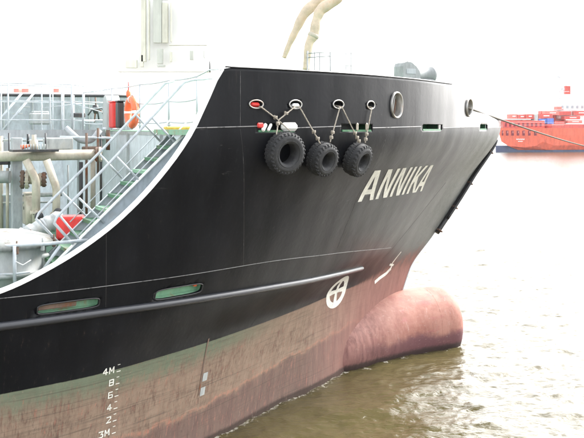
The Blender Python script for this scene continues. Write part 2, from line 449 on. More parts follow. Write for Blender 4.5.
# hull plating: loft both sides, then give it thickness and cut the openings
NC, NR = 230, 140
def side_grid(port):
    cols = []
    for i in range(NC+1):
        q = i/NC; fwdL = 27*(1-q)**1.7
        wq = max(0.0, 1-fwdL/8.5); wq = wq*wq*(3-2*wq)
        zt = 7.0 if fwdL < 8.6 else ztop(-fwdL, port)
        col = []
        for j in range(NR+1):
            z = -1.5+(zt+1.5)*(j/NR); u = stem_u(z)*wq-fwdL
            v = hull_v(u, z) if i < NC else 0.0
            col.append((u, v if port else -v, z))
        cols.append(col)
    return cols
gs = side_grid(False); gp = side_grid(True)
vs = [p for c in gs for p in c]; fs = []
st = NR+1
for i in range(NC):
    for j in range(NR): fs.append((i*st+j, (i+1)*st+j, (i+1)*st+j+1, i*st+j+1))
o2 = len(vs); vs += [p for c in gp[:-1] for p in c]
def pidx(i, j): return o2+i*st+j if i < NC else NC*st+j
for i in range(NC):
    for j in range(NR): fs.append((pidx(i, j), pidx(i, j+1), pidx(i+1, j+1), pidx(i+1, j)))
me = bpy.data.meshes.new('hull'); me.from_pydata(vs, [], fs); me.polygons.foreach_set('use_smooth', [True]*len(fs))
INNER = M['grey']
for m_ in (HULLM, INNER): me.materials.append(m_)
hull = link(bpy.data.objects.new('hull', me), ship)
sol = hull.modifiers.new('plate', 'SOLIDIFY'); sol.thickness = .035; sol.offset = -1; sol.material_offset = 1; sol.material_offset_rim = 0

# cutters ------------------------------------------------------------------
def oval(a, b_, n=28, sq=2.0):
    r = []
    for k in range(n):
        w = 2*math.pi*k/n; c_, s_ = math.cos(w), math.sin(w)
        r.append((a*abs(c_)**(2/sq)*(1 if c_ >= 0 else -1), b_*abs(s_)**(2/sq)*(1 if s_ >= 0 else -1)))
    return r
def frame_at(u, z):
    nn = hn(u, z); up = Vector((0, 0, 1)); x = up.cross(nn).normalized(); y = nn.cross(x).normalized()
    return skin(u, z), Matrix((x, y, nn)).transposed()        # columns: along, up, out
HOLES = [  # u, z, half length, half height, squareness
 (-9.30, 6.40, .125, .055, 2), (-8.47, 6.41, .125, .06, 2), (-7.45, 6.43, .125, .06, 2), (-6.55, 6.435, .11, .06, 2)]
CHOCKS = [(-5.70, 6.455, .20, .235, 2.2), (-2.03, 6.49, .21, .20, 2.2)]
SLOTS = [(-8.86, 6.0, .42, .075, 9), (-6.92, 6.0, .47, .07, 9), (-4.13, 6.01, .60, .07, 9), (-.92, 6.02, .34, .075, 9),
         (-12.45, 3.30, .50, .075, 5), (-10.5, 3.275, .50, .09, 5)]
cut = MB()
for (u, z, a, b_, sq) in HOLES+CHOCKS+SLOTS:
    c_, fr = frame_at(u, z); cut.prism(oval(a, b_, 28 if sq < 3 else 44, sq), -.22, .22, fr, c_)
cut_o = cut.build('cutter', M['dark'], ship)
bo = hull.modifiers.new('openings', 'BOOLEAN'); bo.operation = 'DIFFERENCE'; bo.object = cut_o; bo.solver = 'EXACT'
bpy.context.view_layer.update()
dg = bpy.context.evaluated_depsgraph_get()
newme = bpy.data.meshes.new_from_object(hull.evaluated_get(dg)); newme.name = 'hull'
hull.modifiers.clear(); hull.data = newme
bpy.data.objects.remove(cut_o)
newme.materials.append(M['blown'])
for p in newme.polygons:
    if p.material_index == 1 and p.center.z > 5.9 and p.center.x > -9.6: p.material_index = 2
print('hull faces', len(newme.polygons))

# bulbous bow
mb = MB(); vs = []; fs = []; NB, NS = 48, 40
for i in range(NB+1):
    t = i/NB; t = 1-(1-t)**1.5; u = -7.0+7.10*t
    k = math.sqrt(max(0, 1-((u+.6)/.70)**3.4)) if u > -.6 else 1
    wd0 = pch([-7, -6, -4.6, -3.1, -1.5, -.6, .3], [1.6, 1.65, 1.66, 1.34, 1.0, .92, .85], u)
    w = wd0*k; hh = 1.06*k
    for s_ in range(NS):
        q = 2*math.pi*s_/NS; cq, sq_ = math.cos(q), math.sin(q)
        vs.append((u, w*cq*(1-.0*sq_), .47+hh*(abs(sq_)**.95)*(1 if sq_ > 0 else -1)-.10*max(0, -u-2.5)*.5))
for i in range(NB):
    for s_ in range(NS):
        s2 = (s_+1) % NS; fs.append((i*NS+s_, (i+1)*NS+s_, (i+1)*NS+s2, i*NS+s2))
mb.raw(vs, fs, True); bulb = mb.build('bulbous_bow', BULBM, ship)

for k, u in enumerate((-.95,)):
    wv = pch([-7, -6, -4.6, -3.1, -1.5, -.6, .3], [1.6, 1.65, 1.66, 1.34, 1.0, .92, .85], u)-.002
    s_ = MB(); s_.tube([(u, wv*math.cos(q*.13), .47-.10*max(0, -u-2.5)*.5+1.058*math.copysign(abs(math.sin(q*.13))**.95, math.sin(q*.13))) for q in range(49)], .004, 6, closed=True); s_.build('weld_seam', BULBM, ship)
# weld seams and knuckle: raised beads that follow the plating
def bead(name, pts, w, h, mat, parent=None, depth=0):
    """pts (u,z) along the skin: low flat bar of width w proud by h"""
    vs = []; fs = []
    P = [skin(u, z) for u, z in pts]
    for i, (u, z) in enumerate(pts):
        t = (P[min(i+1, len(P)-1)]-P[max(i-1, 0)]).normalized(); nn = hn(u, z); sd_ = t.cross(nn).normalized()
        vs += [tuple(P[i]+sd_*w/2-nn*.01), tuple(P[i]+sd_*w/2*.6+nn*h), tuple(P[i]-sd_*w/2*.6+nn*h), tuple(P[i]-sd_*w/2-nn*.01)]
    for i in range(len(P)-1):
        for k in range(3): fs.append((4*i+k, 4*i+k+1, 4*i+5+k, 4*i+4+k))
    b_ = MB(); b_.raw(vs, fs, True); return b_.build(name, mat, parent or ship)
def lerp_pts(a, b_, n): return [(a[0]+(b_[0]-a[0])*i/n, a[1]+(b_[1]-a[1])*i/n) for i in range(n+1)]
gaps = [(s_[0]-s_[2]*.95, s_[0]+s_[2]*.95) for s_ in SLOTS[:4]]
segs = []; a = -10.46
for g0, g1 in gaps:
    segs.append((a, g0)); a = g1
segs.append((a, 1.5))
for a, b_ in segs: bead('knuckle_bead', lerp_pts((a, 6.0), (b_, 6.03), max(4, int((b_-a)*8))), .022, .007, M['knuckle'])
bead('weld_seam', [(-26+.3*i, pch([-26, -13, -9, -6.5, -3], [3.54, 3.54, 3.55, 3.40, 2.98], -26+.3*i)) for i in range(77)], .016, .005, M['knuckle'])
for pts in (lerp_pts((-9.61, 5.98), (-9.15, 3.56), 16), lerp_pts((-9.61, 6.03), (-9.61, 6.95), 6), lerp_pts((-11.9, 4.40), (-11.84, 3.2), 8),
            lerp_pts((-1.6, 4.6), (-3.3, 2.7), 14), lerp_pts((-6.0, 5.9), (-6.3, 3.5), 14),
            lerp_pts((-7.9, 2.8), (-8.3, 2.1), 8)):
    bead('weld_seam', pts, .009, .003, M['seam'])
# rubbing strake
sk = MB(); pts = []
SP = [(-26, 3.15), (-13.5, 3.13), (-11.7, 3.12), (-9.0, 3.03), (-6.5, 2.86), (-4.45, 2.66), (-4.3, 2.64)]
us_ = [-26+(21.72)*(1-(1-i/70)**1.5) for i in range(71)]
for u in us_: pts.append(skin(u, pch([p[0] for p in SP], [p[1] for p in SP], u), .015))
sk.tube(pts, [.062]*68+[.06, .045, .015], 14); sk.build('rubbing_strake', M['strake'], ship)

# white flange bar along the swept edge
fl = MB(); vs = []; fs = []; us_ = [-26+.5*i for i in range(22)]+[-15+.12*i for i in range(42)]
us_ = [u for u in us_ if u < -9.95]+[-9.94]
n_ = len(us_)
for u in us_:
    z = ztop(u); e = .04; t = Vector((2*e, 0, ztop(u+e)-ztop(u-e))).normalized()
    up = Vector((-t.z, 0, t.x)); up.normalize(); base = Vector((u, -hull_v(u, z), z))
    inn = Vector((0, 1, 0))
    for (a, b_) in ((-.012, -.026), (-.012, .016), (.14, .016), (.14, .004), (.037, .004), (.037, -.026)):
        vs.append(tuple(base+inn*a+up*b_))
for i in range(n_-1):
    for k in range(6): fs.append((6*i+k, 6*i+(k+1) % 6, 6*i+6+(k+1) % 6, 6*i+6+k))
fs += [tuple(range(6)), tuple(reversed(range(6*n_-6, 6*n_)))]
fl.raw(vs, fs); fl.build('edge_flange', M['white'], ship)
# cap rail of the bow bulwark
cp = MB(); cp.tube([Vector((u, -hull_v(u, 7.0)+.0, 7.005)) for u in [-9.9+.2*i for i in range(58)] if u < -3.0], .013, 8); cp.build('cap_rail', M['black'], ship)

# decks and bulkhead
def deck(name, z, u0, u1, mat, inset=.05, th=.04):
    us_ = [u0+(u1-u0)*i/24 for i in range(25)]
    poly = [(u, -max(.0, hull_v(u, z)-inset)) for u in us_]+[(u, max(.0, hull_v(u, z)-inset)) for u in reversed(us_)]
    d = MB(); d.prism(poly, z-th, z); return d.build(name, mat, ship)
deck('main_deck', 3.02, -25.9, -9.42, M['green'])
deck('forecastle_deck', 5.93, -9.40, 1.2, M['green'])
ld = MB(); ld.box((-9.95, -6.1, 5.91), (1.05, 1.7, .04)); ld.box((-10.49, -6.1, 5.93), (.03, 1.7, .09)); ld.build('stair_landing', M['slotgreen'], ship)
bh = MB(); zz = [3.0+.29*i for i in range(11)]
prof_ = [(-(hull_v(-9.42, z)-.07), z) for z in zz]+[((hull_v(-9.42, z)-.07), z) for z in reversed(zz)]
bh.prism(prof_, -.02, .02, Matrix(((0, 0, 1), (1, 0, 0), (0, 1, 0))), (-9.42, 0, 0)); BH = bh.build('bulkhead', M['grey'], ship)
for i, v in enumerate([5.0-2.4*k for k in range(5)]):
    s_ = MB(); s_.box((-9.475, -v, 4.46), (.065, .02, 2.82)); s_.build('stiffener', M['palegrey'], BH)
pt = MB(); pt.box((-9.42, .2, 5.88), (.06, 12.6, .08)); pt.build('deck_edge_bar', M['palegrey'], ship)

# recesses behind the openings
def recess(name, u, z, a, b_, depth, mats, dark_to=None):
    c_, fr = frame_at(u, z); m_ = MB(); i0 = -.045
    A, B = a*1.02, b_*1.12
    P = [(-A, -B, i0), (A, -B, i0), (A, B, i0), (-A, B, i0), (-A, -B, -depth), (A, -B, -depth), (A, B, -depth), (-A, B, -depth)]
    m_.raw([tuple(fr @ Vector(p)+c_) for p in P], [(0, 1, 5, 4), (1, 2, 6, 5), (2, 3, 7, 6), (3, 0, 4, 7), (4, 5, 6, 7)])
    o = m_.build(name, mats, ship); return o, c_, fr
for k, (u, z, a, b_, sq) in enumerate(SLOTS):
    if k < 4:
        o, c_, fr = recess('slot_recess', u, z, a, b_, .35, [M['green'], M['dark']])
        o.data.polygons[4].material_index = 1 if k < 2 else 0; o.data.polygons[2].material_index = 1  # dark faces put the coaming's shadow into the colour, back added against daylight
        lip = MB(); lip.box(c_+fr @ Vector((0, -b_*.72, -.02)), (a*1.86, b_*.5, .03), fr); lip.build('slot_sill', M['green'], ship)
    else:
        o, c_, fr = recess('slot_recess', u, z, a, b_, .14, [M['slotgreen'], M['dark']])
        rim = MB(); ov = oval(a, b_, 48, sq)
        rim.tube([c_+fr @ Vector((p[0]*1.01, p[1]*1.03, .004)) for p in ov], .011, 6, closed=True); rim.build('slot_rim', M['black'], ship)
        if k == 4:
            d = MB(); d.box(c_+fr @ Vector((-.16, .02, -.075)), (.62, .11, .05), fr, .01); d.box(c_+fr @ Vector((.1, .055, -.06)), (.35, .03, .05), fr, .01); d.build('slot_shutter', M['rust'], ship)
        else:
            d = MB(); d.box(c_+fr @ Vector((.40, .025, -.09)), (.07, .04, .07), fr, .01); d.build('slot_hinge', M['orange'], ship)
for (u, z, a, b_, sq) in HOLES:
    c_, fr = frame_at(u, z)
    r = MB(); r.tube([c_+fr @ Vector((p[0]*1.12, p[1]*1.25, .012)) for p in oval(a, b_, 32)], .013, 8, closed=True); r.build('rope_eye', M['steel'], ship)
    s_ = MB(); s_.prism(oval(a*1.06, b_*1.1, 28), -.26, -.25, fr, c_); o = oval(a*1.05, b_*1.08, 28)
    s_.raw([tuple(fr @ Vector((p[0], p[1], q))+c_) for q in (-.04, -.25) for p in o], [(i, (i+1) % 28, 28+(i+1) % 28, 28+i) for i in range(28)], True)
    s_.build('eye_light_block', M['black'], ship)  # added closed black tube, keeps sky light from showing through the eye
for (u, z, a, b_, sq) in CHOCKS:
    c_, fr = frame_at(u, z); ch = empty('mooring_chock', (0, 0, 0), parent=ship)
    N_ = 40; prof = [(1.13, .0), (1.12, .03), (1.07, .045), (1.0, .035), (.96, .0), (.92, -.04), (.90, -.10), (.90, -.16)]
    vs = []; fs = []
    for p in oval(a, b_, N_, 2.2):
        for (q, h) in prof: vs.append(tuple(c_+fr @ Vector((p[0]*q, p[1]*q, h))))
    P_ = len(prof)
    for i in range(N_):
        for k in range(P_-1): fs.append((i*P_+k, ((i+1) % N_)*P_+k, ((i+1) % N_)*P_+k+1, i*P_+k+1))
    g = MB(); g.raw(vs, fs, True); g.build('chock_ring', M['steel'], ch)
    for k in range(5):
        x = -.7+.35*k; bb = MB(); bb.box(c_+fr @ Vector((x*a, 0, -.10)), (.03, b_*1.7, .03), fr @ Matrix.Rotation(R(-14), 3, 'Z'), .006); bb.build('inner_bar', M['steel'] if k % 2 else M['rust'], ch)
    bb = MB(); bb.box(c_+fr @ Vector((0, 0, -.24)), (a*2.1, b_*2.1, .02), fr); bb.build('back_plate', M['dark'], ch)

# name and marks: flat painted shapes laid on the plating
def mark(name, polys, u0, z0, sx, sz, slant, mat, label=None, off=.006, nd=5):
    """polys: convex quads in letter space"""
    vs = []; fs = []
    for q in polys:
        q = [Vector((p[0], p[1])) for p in q]; b0 = len(vs)
        for i in range(nd+1):
            for j in range(nd+1):
                s_, t = i/nd, j/nd
                p = (q[0]*(1-s_)+q[1]*s_)*(1-t)+(q[3]*(1-s_)+q[2]*s_)*t
                vs.append(tuple(skin(u0(p) if callable(u0) else u0+p.x*sx+p.y*slant, z0+p.y*sz, off)))
        for i in range(nd):
            for j in range(nd): fs.append((b0+i*(nd+1)+j, b0+(i+1)*(nd+1)+j, b0+(i+1)*(nd+1)+j+1, b0+i*(nd+1)+j+1))
    m_ = MB(); m_.raw(vs, fs); o = m_.build(name, mat, ship)
    if label: o['label'] = label
    return o
def bar(a, b_, w, horiz=True):
    """stroke with level ends (horiz) from a to b"""
    if horiz: return [(a[0]-w/2, a[1]), (a[0]+w/2, a[1]), (b_[0]+w/2, b_[1]), (b_[0]-w/2, b_[1])]
    d = (Vector(b_)-Vector(a)).normalized(); n_ = Vector((-d.y, d.x))*w/2
    return [tuple(Vector(a)-n_), tuple(Vector(b_)-n_), tuple(Vector(b_)+n_), tuple(Vector(a)+n_)]
W_ = .25
def gA(): return [bar((.11, 0), (.44, 1), W_), bar((.89, 0), (.56, 1), W_), [(.26, .22), (.74, .22), (.70, .38), (.30, .38)]]
def gN(): return [bar((.11, 0), (.11, 1), W_), bar((.89, 0), (.89, 1), W_), [(.66, 0), (.89, 0), (.34, 1), (.11, 1)]]
def gI(): return [bar((.5, 0), (.5, 1), 1.0)]
def gK(): return [bar((.11, 0), (.11, 1), W_), [(.20, .32), (.20, .58), (.68, 1), (.98, 1)], [(.30, .50), (.46, .68), (1.0, 0), (.72, 0)]]
NAME = [('A', -6.09, .60), ('N', -5.38, .50), ('N', -4.75, .46), ('I', -4.17, .11), ('K', -3.93, .44), ('A', -3.50, .42)]
for ch, u0, w in NAME:
    g = dict(A=gA, N=gN, I=gI, K=gK)[ch]()
    mark('letter', g, u0, 4.49, w, .66, -.08, M['letter'])
DIG = {'4': [bar((.62, 0), (.62, 1), .2), [(0, .25), (1, .25), (1, .42), (0, .42)], [(0, .42), (.22, .42), (.72, 1), (.52, 1)]],
 'M': [bar((.1, 0), (.1, 1), .2), bar((.9, 0), (.9, 1), .2), [(.42, .3), (.58, .3), (.2, 1), (.0, 1)], [(.42, .3), (.58, .3), (1, 1), (.8, 1)]],
 '8': [bar((.12, .05), (.12, .95), .2), bar((.88, .05), (.88, .95), .2), [(.05, 0), (.95, 0), (.95, .16), (.05, .16)], [(.05, .84), (.95, .84), (.95, 1), (.05, 1)], [(.1, .43), (.9, .43), (.9, .58), (.1, .58)]],
 '6': [bar((.12, .05), (.12, .95), .2), bar((.88, .05), (.88, .5), .2), [(.05, 0), (.95, 0), (.95, .16), (.05, .16)], [(.05, .84), (.9, .84), (.9, 1), (.05, 1)], [(.1, .43), (.9, .43), (.9, .58), (.1, .58)]],
 '2': [[(0, 0), (1, 0), (1, .17), (0, .17)], [(0, .1), (.28, .1), (.98, .62), (.72, .62)], bar((.87, .55), (.87, .92), .22), [(.05, .84), (.95, .84), (.95, 1), (.05, 1)]],
 '3': [bar((.86, .06), (.86, .50), .22), [(.0, 0), (.84, 0), (.97, .16), (.0, .16)], [(.0, .84), (.97, .84), (.97, 1), (.0, 1)], [(.40, .42), (.90, .42), (.80, .60), (.40, .60)], [(.42, .52), (.62, .52), (.97, .92), (.74, .92)]],
 '-': [[(0, 0), (1, 0), (1, .3), (0, .3)]]}
for k, t in enumerate(['4M', '8', '6', '4', '2', '3M']):
    z = 2.05-.2185*k
    x0 = -11.79 if len(t) == 2 else -11.66
    for i, ch in enumerate(t): mark('draught_figure', DIG[ch], x0+.115*i, z-.02, .095, .115, 0, M['letter'], nd=1)
    mark('draught_tick', DIG['-'], -11.53, z-.02, .075, .05, 0, M['letter'], nd=1)
    mark('draught_tick', DIG['-'], -11.52, z+.10, .05, .04, 0, M['letter'], nd=1)
# thruster mark: white ring with a cross of four blades
polys = []
def pol(r, w): return (r*math.cos(w), r*math.sin(w))
NS_ = 32
for k in range(NS_):
    a, b_ = 2*math.pi*k/NS_, 2*math.pi*(k+1)/NS_
    polys.append([pol(.66, a), pol(1, a), pol(1, b_), pol(.66, b_)])
for w in (0, math.pi/2):
    for sg in (0, math.pi): polys.append([pol(.10, w+sg-1.57), pol(.74, w+sg-.22), pol(.74, w+sg+.22), pol(.10, w+sg+1.57)])
polys.append([(-.14, -.14), (.14, -.14), (.14, .14), (-.14, .14)])
for w in (math.pi/4,):
    pass
mark('thruster_mark', polys, -5.0, 2.13, .46, .42, 0, M['letter'], 'white ring enclosing a cross', nd=2)
# bulb mark
bl = [(-2.30, 2.74), (-2.50, 2.44), (-2.46, 2.28), (-2.66, 2.16), (-2.95, 2.09), (-3.17, 2.01)]
polys = [bar(bl[i], bl[i+1], .055 if i < 2 else .10, False) for i in range(len(bl)-1)]+[bar((-2.62, 2.42), (-2.38, 2.36), .06, False)]
mark('bulb_mark', polys, 0, 0, 1, 1, 0, M['letter'], 'white bent line marking the bulb', nd=2)
mark('patch', [[(0, 0), (.12, 0), (.12, .16), (0, .16)]], -9.55, 1.30, 1, 1, .1, M['palegrey'], 'pale patch of primer', nd=1)
mark('patch', [[(0, 0), (.12, 0), (.12, .16), (0, .16)]], -9.58, 1.02, 1, 1, .1, M['palegrey'], 'pale patch of primer', nd=1)
mark('rust_run', [[(0, 0), (.035, 0), (.035, 1.1), (0, 1.1)]], -9.62, 1.05, 1, 1, .08, M['rust'], nd=6)

# rubber guard down the stem
def stem_pt(z, off, side): return Vector((stem_u(z)+off, side, z))
sg = empty('stem_guard', parent=ship)
for (off, side, r, z0, z1) in ((-.04, -.15, .045, 3.45, 5.66), (.0, -.04, .075, 3.05, 5.55), (-.04, .12, .05, 3.3, 5.5)):
    g = MB(); g.tube([stem_pt(z0+(z1-z0)*i/20, off+.03, side) for i in range(21)], r, 8); g.build('rubber_strip', M['black'], sg)
for z in (3.12, 3.75, 4.42, 5.3):
    g = MB(); p = stem_pt(z, .02, -.04); g.box(p, (.14, .28, .04), Matrix.Rotation(R(38), 3, 'Y'), .008); g.build('bracket', M['rust'], sg)

# ------------------------------------------------------------------ stair to the forecastle
V1, V2 = 6.25, 5.45
stair = empty('deck_stair', parent=ship)
pT = surv(189, 137, V1); pB = surv(98, 228, V1)
dirn = (Vector(pT)-Vector(pB)); dirn.normalize()
uz = lambda z: pT[0]+(z-pT[2])*dirn.x/dirn.z             # u of stringer at height z
ang = math.atan2(dirn.z, dirn.x)
RY = Matrix.Rotation(-ang, 3, 'Y')
perp = Vector((-dirn.z, 0, dirn.x))
z0, z1 = 3.1, pT[2]
for v in (V1, V2):
    a = Vector((uz(z0), -v, z0)); b_ = Vector((uz(z1), -v, z1)); s_ = MB(); ln = (b_-a).length
    s_.box((a+b_)/2-perp*(.07 if v == V1 else 0), (ln, .018, .17 if v == V2 else .31), RY); s_.box((a+b_)/2+perp*.088+Vector((0, .02 if v == V1 else -.02, 0)), (ln, .06, .012), RY); s_.build('stringer', M['slate'] if v == V1 else M['rail'], stair)  # near stringer in slate: shadow on its side put into the colour
    if v == V1:
        s_ = MB(); s_.box((a+b_)/2+perp*.097+Vector((0, -.02, 0)), (ln, .10, .02), RY); s_.build('stringer_flange', M['white'], stair)
nst = 14
for k in range(nst):
    z = z0+.12+.205*k
    if z > z1: break
    t = MB(); t.box((uz(z)-.03, -(V1+V2)/2, z), (.24, V1-V2-.05, .03), None, .006); t.box((uz(z)-.14, -(V1+V2)/2, z-.02), (.02, V1-V2-.05, .05)); t.build('tread', M['slotgreen'] if k % 3 == 1 else M['green'], stair)
for v, hr, bal, mr in ((V1+.03, [(73, 244), (54, 223), (57, 217), (110, 162.5), (184, 82.5), (192, 80), (214, 78)], [((79, 198), (104, 223)), ((116, 156), (139, 180)), ((151.5, 117), (174, 141.5)), ((60, 216), (80, 240))], [(78, 236), (196, 112)]),
                   (V2-.03, [(60, 244), (36, 219), (39, 213), (100, 152), (165, 83.5), (174, 81)], [((62, 192), (86, 216)), ((99.6, 154), (122, 178)), ((136, 115), (160, 141))], [(70, 222), (172, 118)])):
    q_ = [Vector(surv(x, y, v)) for x, y in hr]
    h_ = MB(); h_.tube(q_, .023, 8); h_.build('handrail', M['rail'], stair)
    h_ = MB(); h_.tube([surv(x, y, v) for x, y in mr], .010, 6); h_.build('mid_rail', M['rail'], stair)
    for a, b_ in bal:
        s_ = MB(); s_.tube([surv(*a, v), surv(*b_, v)], .019, 7); s_.build('baluster', M['rail'], stair)

# ------------------------------------------------------------------ forecastle railing across the break of deck
fr_ = empty('forecastle_railing', parent=ship)
UR = -9.47
def vat(px):                                             # v on the plane u=UR seen at px
    lo, hi = -7.5, 7.5
    for _ in range(40):
        m_ = (lo+hi)/2
        if proj(UR, m_, 6)[0] < px: lo = m_
        else: hi = m_
    return lo
vpost = [vat(x) for x in (84, 112, 140, 169, 197)]
for v in vpost:
    s_ = MB(); s_.tube([(UR, -v, 5.95), (UR, -v, 6.98)], .022, 8); s_.box((UR, -v, 6.06), (.07, .07, .02)); s_.build('stanchion', M['rail'], fr_)
for z in (6.98, 6.55, 6.13):
    s_ = MB(); pts = []
    for a, b_ in zip(vpost[:-1], vpost[1:]):
        for q in range(6):
            t = q/6; pts.append((UR, -(a+(b_-a)*t), z-.03*math.sin(math.pi*t)*(1 if z < 6.9 else .6)))
    pts.append((UR, -vpost[-1], z)); s_.tube(pts, .014, 6); s_.build('rail', M['rail'], fr_)
s_ = MB(); s_.tube([(UR, -vpost[-1], 6.98), (UR-.1, -5.6, 7.05), (UR-.2, -6.3, 7.02), (UR-.25, -6.95, 6.98)], .014, 6); s_.build('rail', M['rail'], fr_)
s_ = MB(); s_.tube([(UR-.1, -5.6, 7.0), (UR-.1, -5.6, 7.2)], .01, 6); s_.build('rail_pin', M['dark'], fr_)

# ------------------------------------------------------------------ catwalk over the main deck
cw = empty('catwalk', parent=ship)
VC = -1.72
def cu(px): return surv(px, 128, VC)[0]
u_l = cu(-60); u_r = -9.5
for v in (VC, VC-1.0):
    s_ = MB(); s_.box(((u_l+u_r)/2, -v, 5.86), (u_r-u_l, .05, .19)); s_.build('side_beam', M['beam'], cw)
s_ = MB(); s_.box(((u_l+u_r)/2, -(VC-.5), 5.92), (u_r-u_l, .94, .03)); s_.build('grating', M['palegrey'], cw)
for px, w in ((8, .018), (50, .018), (61.5, .015), (72, .034), (83, .024)):
    for v in (VC, VC-1.0):
        s_ = MB(); u = cu(px); s_.tube([(u, -v, 5.9), (u, -v, 7.08 if px < 80 else 6.85)], w, 7); s_.build('stanchion', M['rail'], cw)
for v in (VC, VC-1.0):
    for z, dz in ((7.08, -.1), (6.66, -.02), (6.2, 0)):
        s_ = MB(); s_.tube([(u_l, -v, z), (cu(72), -v, z), (u_r, -v, z+dz-(.0 if v == VC else .02))], .014, 6); s_.build('rail', M['rail'], cw)
s_ = MB(); s_.tube([(cu(45), -VC+.3, 6.5), (cu(84), -VC+.1, 6.62)], .012, 6); s_.tube([(cu(72), -VC, 6.62), (u_r, -VC, 6.38)], .012, 6); s_.build('slack_line', M['rail'], cw)
# legs under the catwalk
for px, D, w in ((16.5, 20.6, .23),):
    t = survD(px, 133, D); s_ = MB(); s_.box((t[0], t[1], (5.78+3.0)/2), (w, w, 2.78), None, .012); s_.build('support_leg', M['beam'], cw)
# second inclined ladder to the catwalk (rails only visible)
il = empty('catwalk_ladder', parent=ship)
for dx in (0, 12):
    a = survD(-14+dx, 136, 23); b_ = survD(22+dx, 93, 23.4); s_ = MB(); s_.tube([a, b_], .03, 7); s_.build('handrail', M['rail'], il)
a = survD(-2, 130, 23.2); b_ = survD(26, 103, 23.4)
for q in range(5):
    p = Vector(a)*(1-q/4)+Vector(b_)*q/4; s_ = MB(); s_.box(p+Vector((0, .25, -.1)), (.2, .5, .03)); s_.build('tread', M['palegrey'], il)

# port side screen stiffeners (inside the tall port bulwark)
for k in range(11):
    u = -16+.82*k; vv = hull_v(u, 6)-.10; s_ = MB(); s_.box((u, vv, 5.3), (.03, .12, 3.3)); s_.build('bulwark_stay', M['palegrey'], ship)
s_ = MB(); s_.tube([(u, hull_v(u, 6)-.05, 6.99) for u in [-15.4+.5*i for i in range(17)]], .05, 8); s_.build('cap_rail', M['dark'], ship)
s_ = MB(); s_.raw([(u, hull_v(u, 6)-.07, z) for u in [-15.4+.8*i for i in range(11)] for z in (5.95, 6.95)], [(2*i, 2*i+2, 2*i+3, 2*i+1) for i in range(10)]); s_.build('screen_plate', M['slate'], ship)
s_ = MB(); s_.raw([(u, hull_v(u, 6)-.07, z) for u in [-15.4+.8*i for i in range(11)] for z in (5.95, 6.95)], [(2*i, 2*i+2, 2*i+3, 2*i+1) for i in range(10)]); s_.build('screen_plate', M['palelower'], ship)

# ------------------------------------------------------------------ pipework on the main deck
def pipe(name, pts, r, mat, parent=ship, n=14):
    s_ = MB(); s_.tube(pts, r, n); return s_.build(name, mat, parent)
def fillet(pts, rad=.12, k=5):
    out = [Vector(pts[0])]
    for i in range(1, len(pts)-1):
        p = Vector(pts[i]); a = (Vector(pts[i-1])-p); b_ = (Vector(pts[i+1])-p); ra = min(rad, a.length*.45, b_.length*.45)
        A_, B_ = p+a.normalized()*ra, p+b_.normalized()*ra
        for j in range(k+1):
            t = j/k; out.append(A_*(1-t)**2+p*2*t*(1-t)+B_*t*t)
    out.append(Vector(pts[-1])); return out
def flange(p, axis, r, th, mat, parent, bolts=8):
    ax = Vector(axis).normalized(); q = Vector((0, 0, 1)).rotation_difference(ax).to_matrix(); s_ = MB()
    s_.lathe([(.0, -th/2), (r, -th/2), (r, th/2), (0, th/2)], q, 20, p)
    for k in range(bolts):
        w = 2*math.pi*k/bolts; c_ = q @ Vector((r*.8*math.cos(w), r*.8*math.sin(w), 0))+Vector(p); s_.box(c_, (.03, .03, th+.04), q)
    o = s_.build('flange', mat, parent); 
    for f in o.data.polygons: f.use_smooth = False
    return o
cp_ = empty('cargo_pipe', parent=ship)
a, b_ = Vector(survD(-30, 157, 20.2)), Vector(survD(97, 154.5, 20.6))
pipe('pipe_run', [a, b_], .118, M['beige'], cp_, 20)
flange(b_, b_-a, .17, .05, M['rust'], cp_); flange(b_+(b_-a).normalized()*.07, b_-a, .17, .05, M['beige'], cp_)
for (pts, r) in ((((26, 160), (36, 180), (36.5, 232)), .088), (((46.5, 160), (56.5, 188), (56, 230)), .085)):
    P_ = [Vector(survD(x, y, 19.9)) for x, y in pts]; P_[0].z -= .0
    br = pipe('pipe_branch', fillet(P_, .1), r, M['beige'], cp_)
    flange(P_[1]+(P_[2]-P_[1])*.62, P_[2]-P_[1], r*1.5, .05, M['beige'], cp_)
ax = Vector(survD(60, 180, 20.3))-Vector(survD(0, 180, 20))
vp = empty('valve_line', parent=ship)
pipe('pipe_run', [survD(-20, 177, 20.2), survD(10, 177, 20.2)], .14, M['palegrey'], vp)
for px, r, m_ in ((22.5, .21, 'rust'), (27, .21, 'beige'), (40.5, .15, 'beige'), (44, .17, 'rust')):
    flange(survD(px, 179.5, 20.25), ax, r, .07, M[m_], vp)
pipe('valve_body', [survD(27, 179.5, 20.25), survD(41, 179.5, 20.25)], [.10, .12], M['beige'], vp)
for px, y0, y1, r, m_, D in ((7.5, 168, 232, .035, 'beige', 20.6), (81, 162, 214, .045, 'dark', 21), (86.5, 133, 214, .03, 'rust', 21), (93, 150, 222, .06, 'beige', 21.3), (108, 130, 150, .05, 'rust', 21.6), (45.5, 133, 151, .018, 'dark', 20.4), (9, 133, 168, .02, 'dark', 20.9), (30, 196, 226, .10, 'beige', 20.5)):
    pipe('vertical_pipe', [survD(px, y0, D), survD(px, y1, D)], r, M[m_])
pipe('vent_elbow', fillet([survD(66, 128, 21.5), survD(80, 141, 21.4), survD(92, 141, 21.3), survD(100, 130, 21.4)], .2), .07, M['beam'])
pipe('cross_line', [survD(38, 195, 20.8), survD(62, 194, 21)], .05, M['palegrey'])
s_ = MB(); s_.box(survD(34, 150.5, 20.1), (1.0, .5, .05)); s_.build('pipe_grating', M['dark'], ship)
for k in range(9):
    s_ = MB(); s_.tube([survD(22+2.9*k, 150, 19.9), survD(22+2.9*k, 144, 19.9)], .012, 5); s_.build('grating_bar', M['palegrey'], ship)

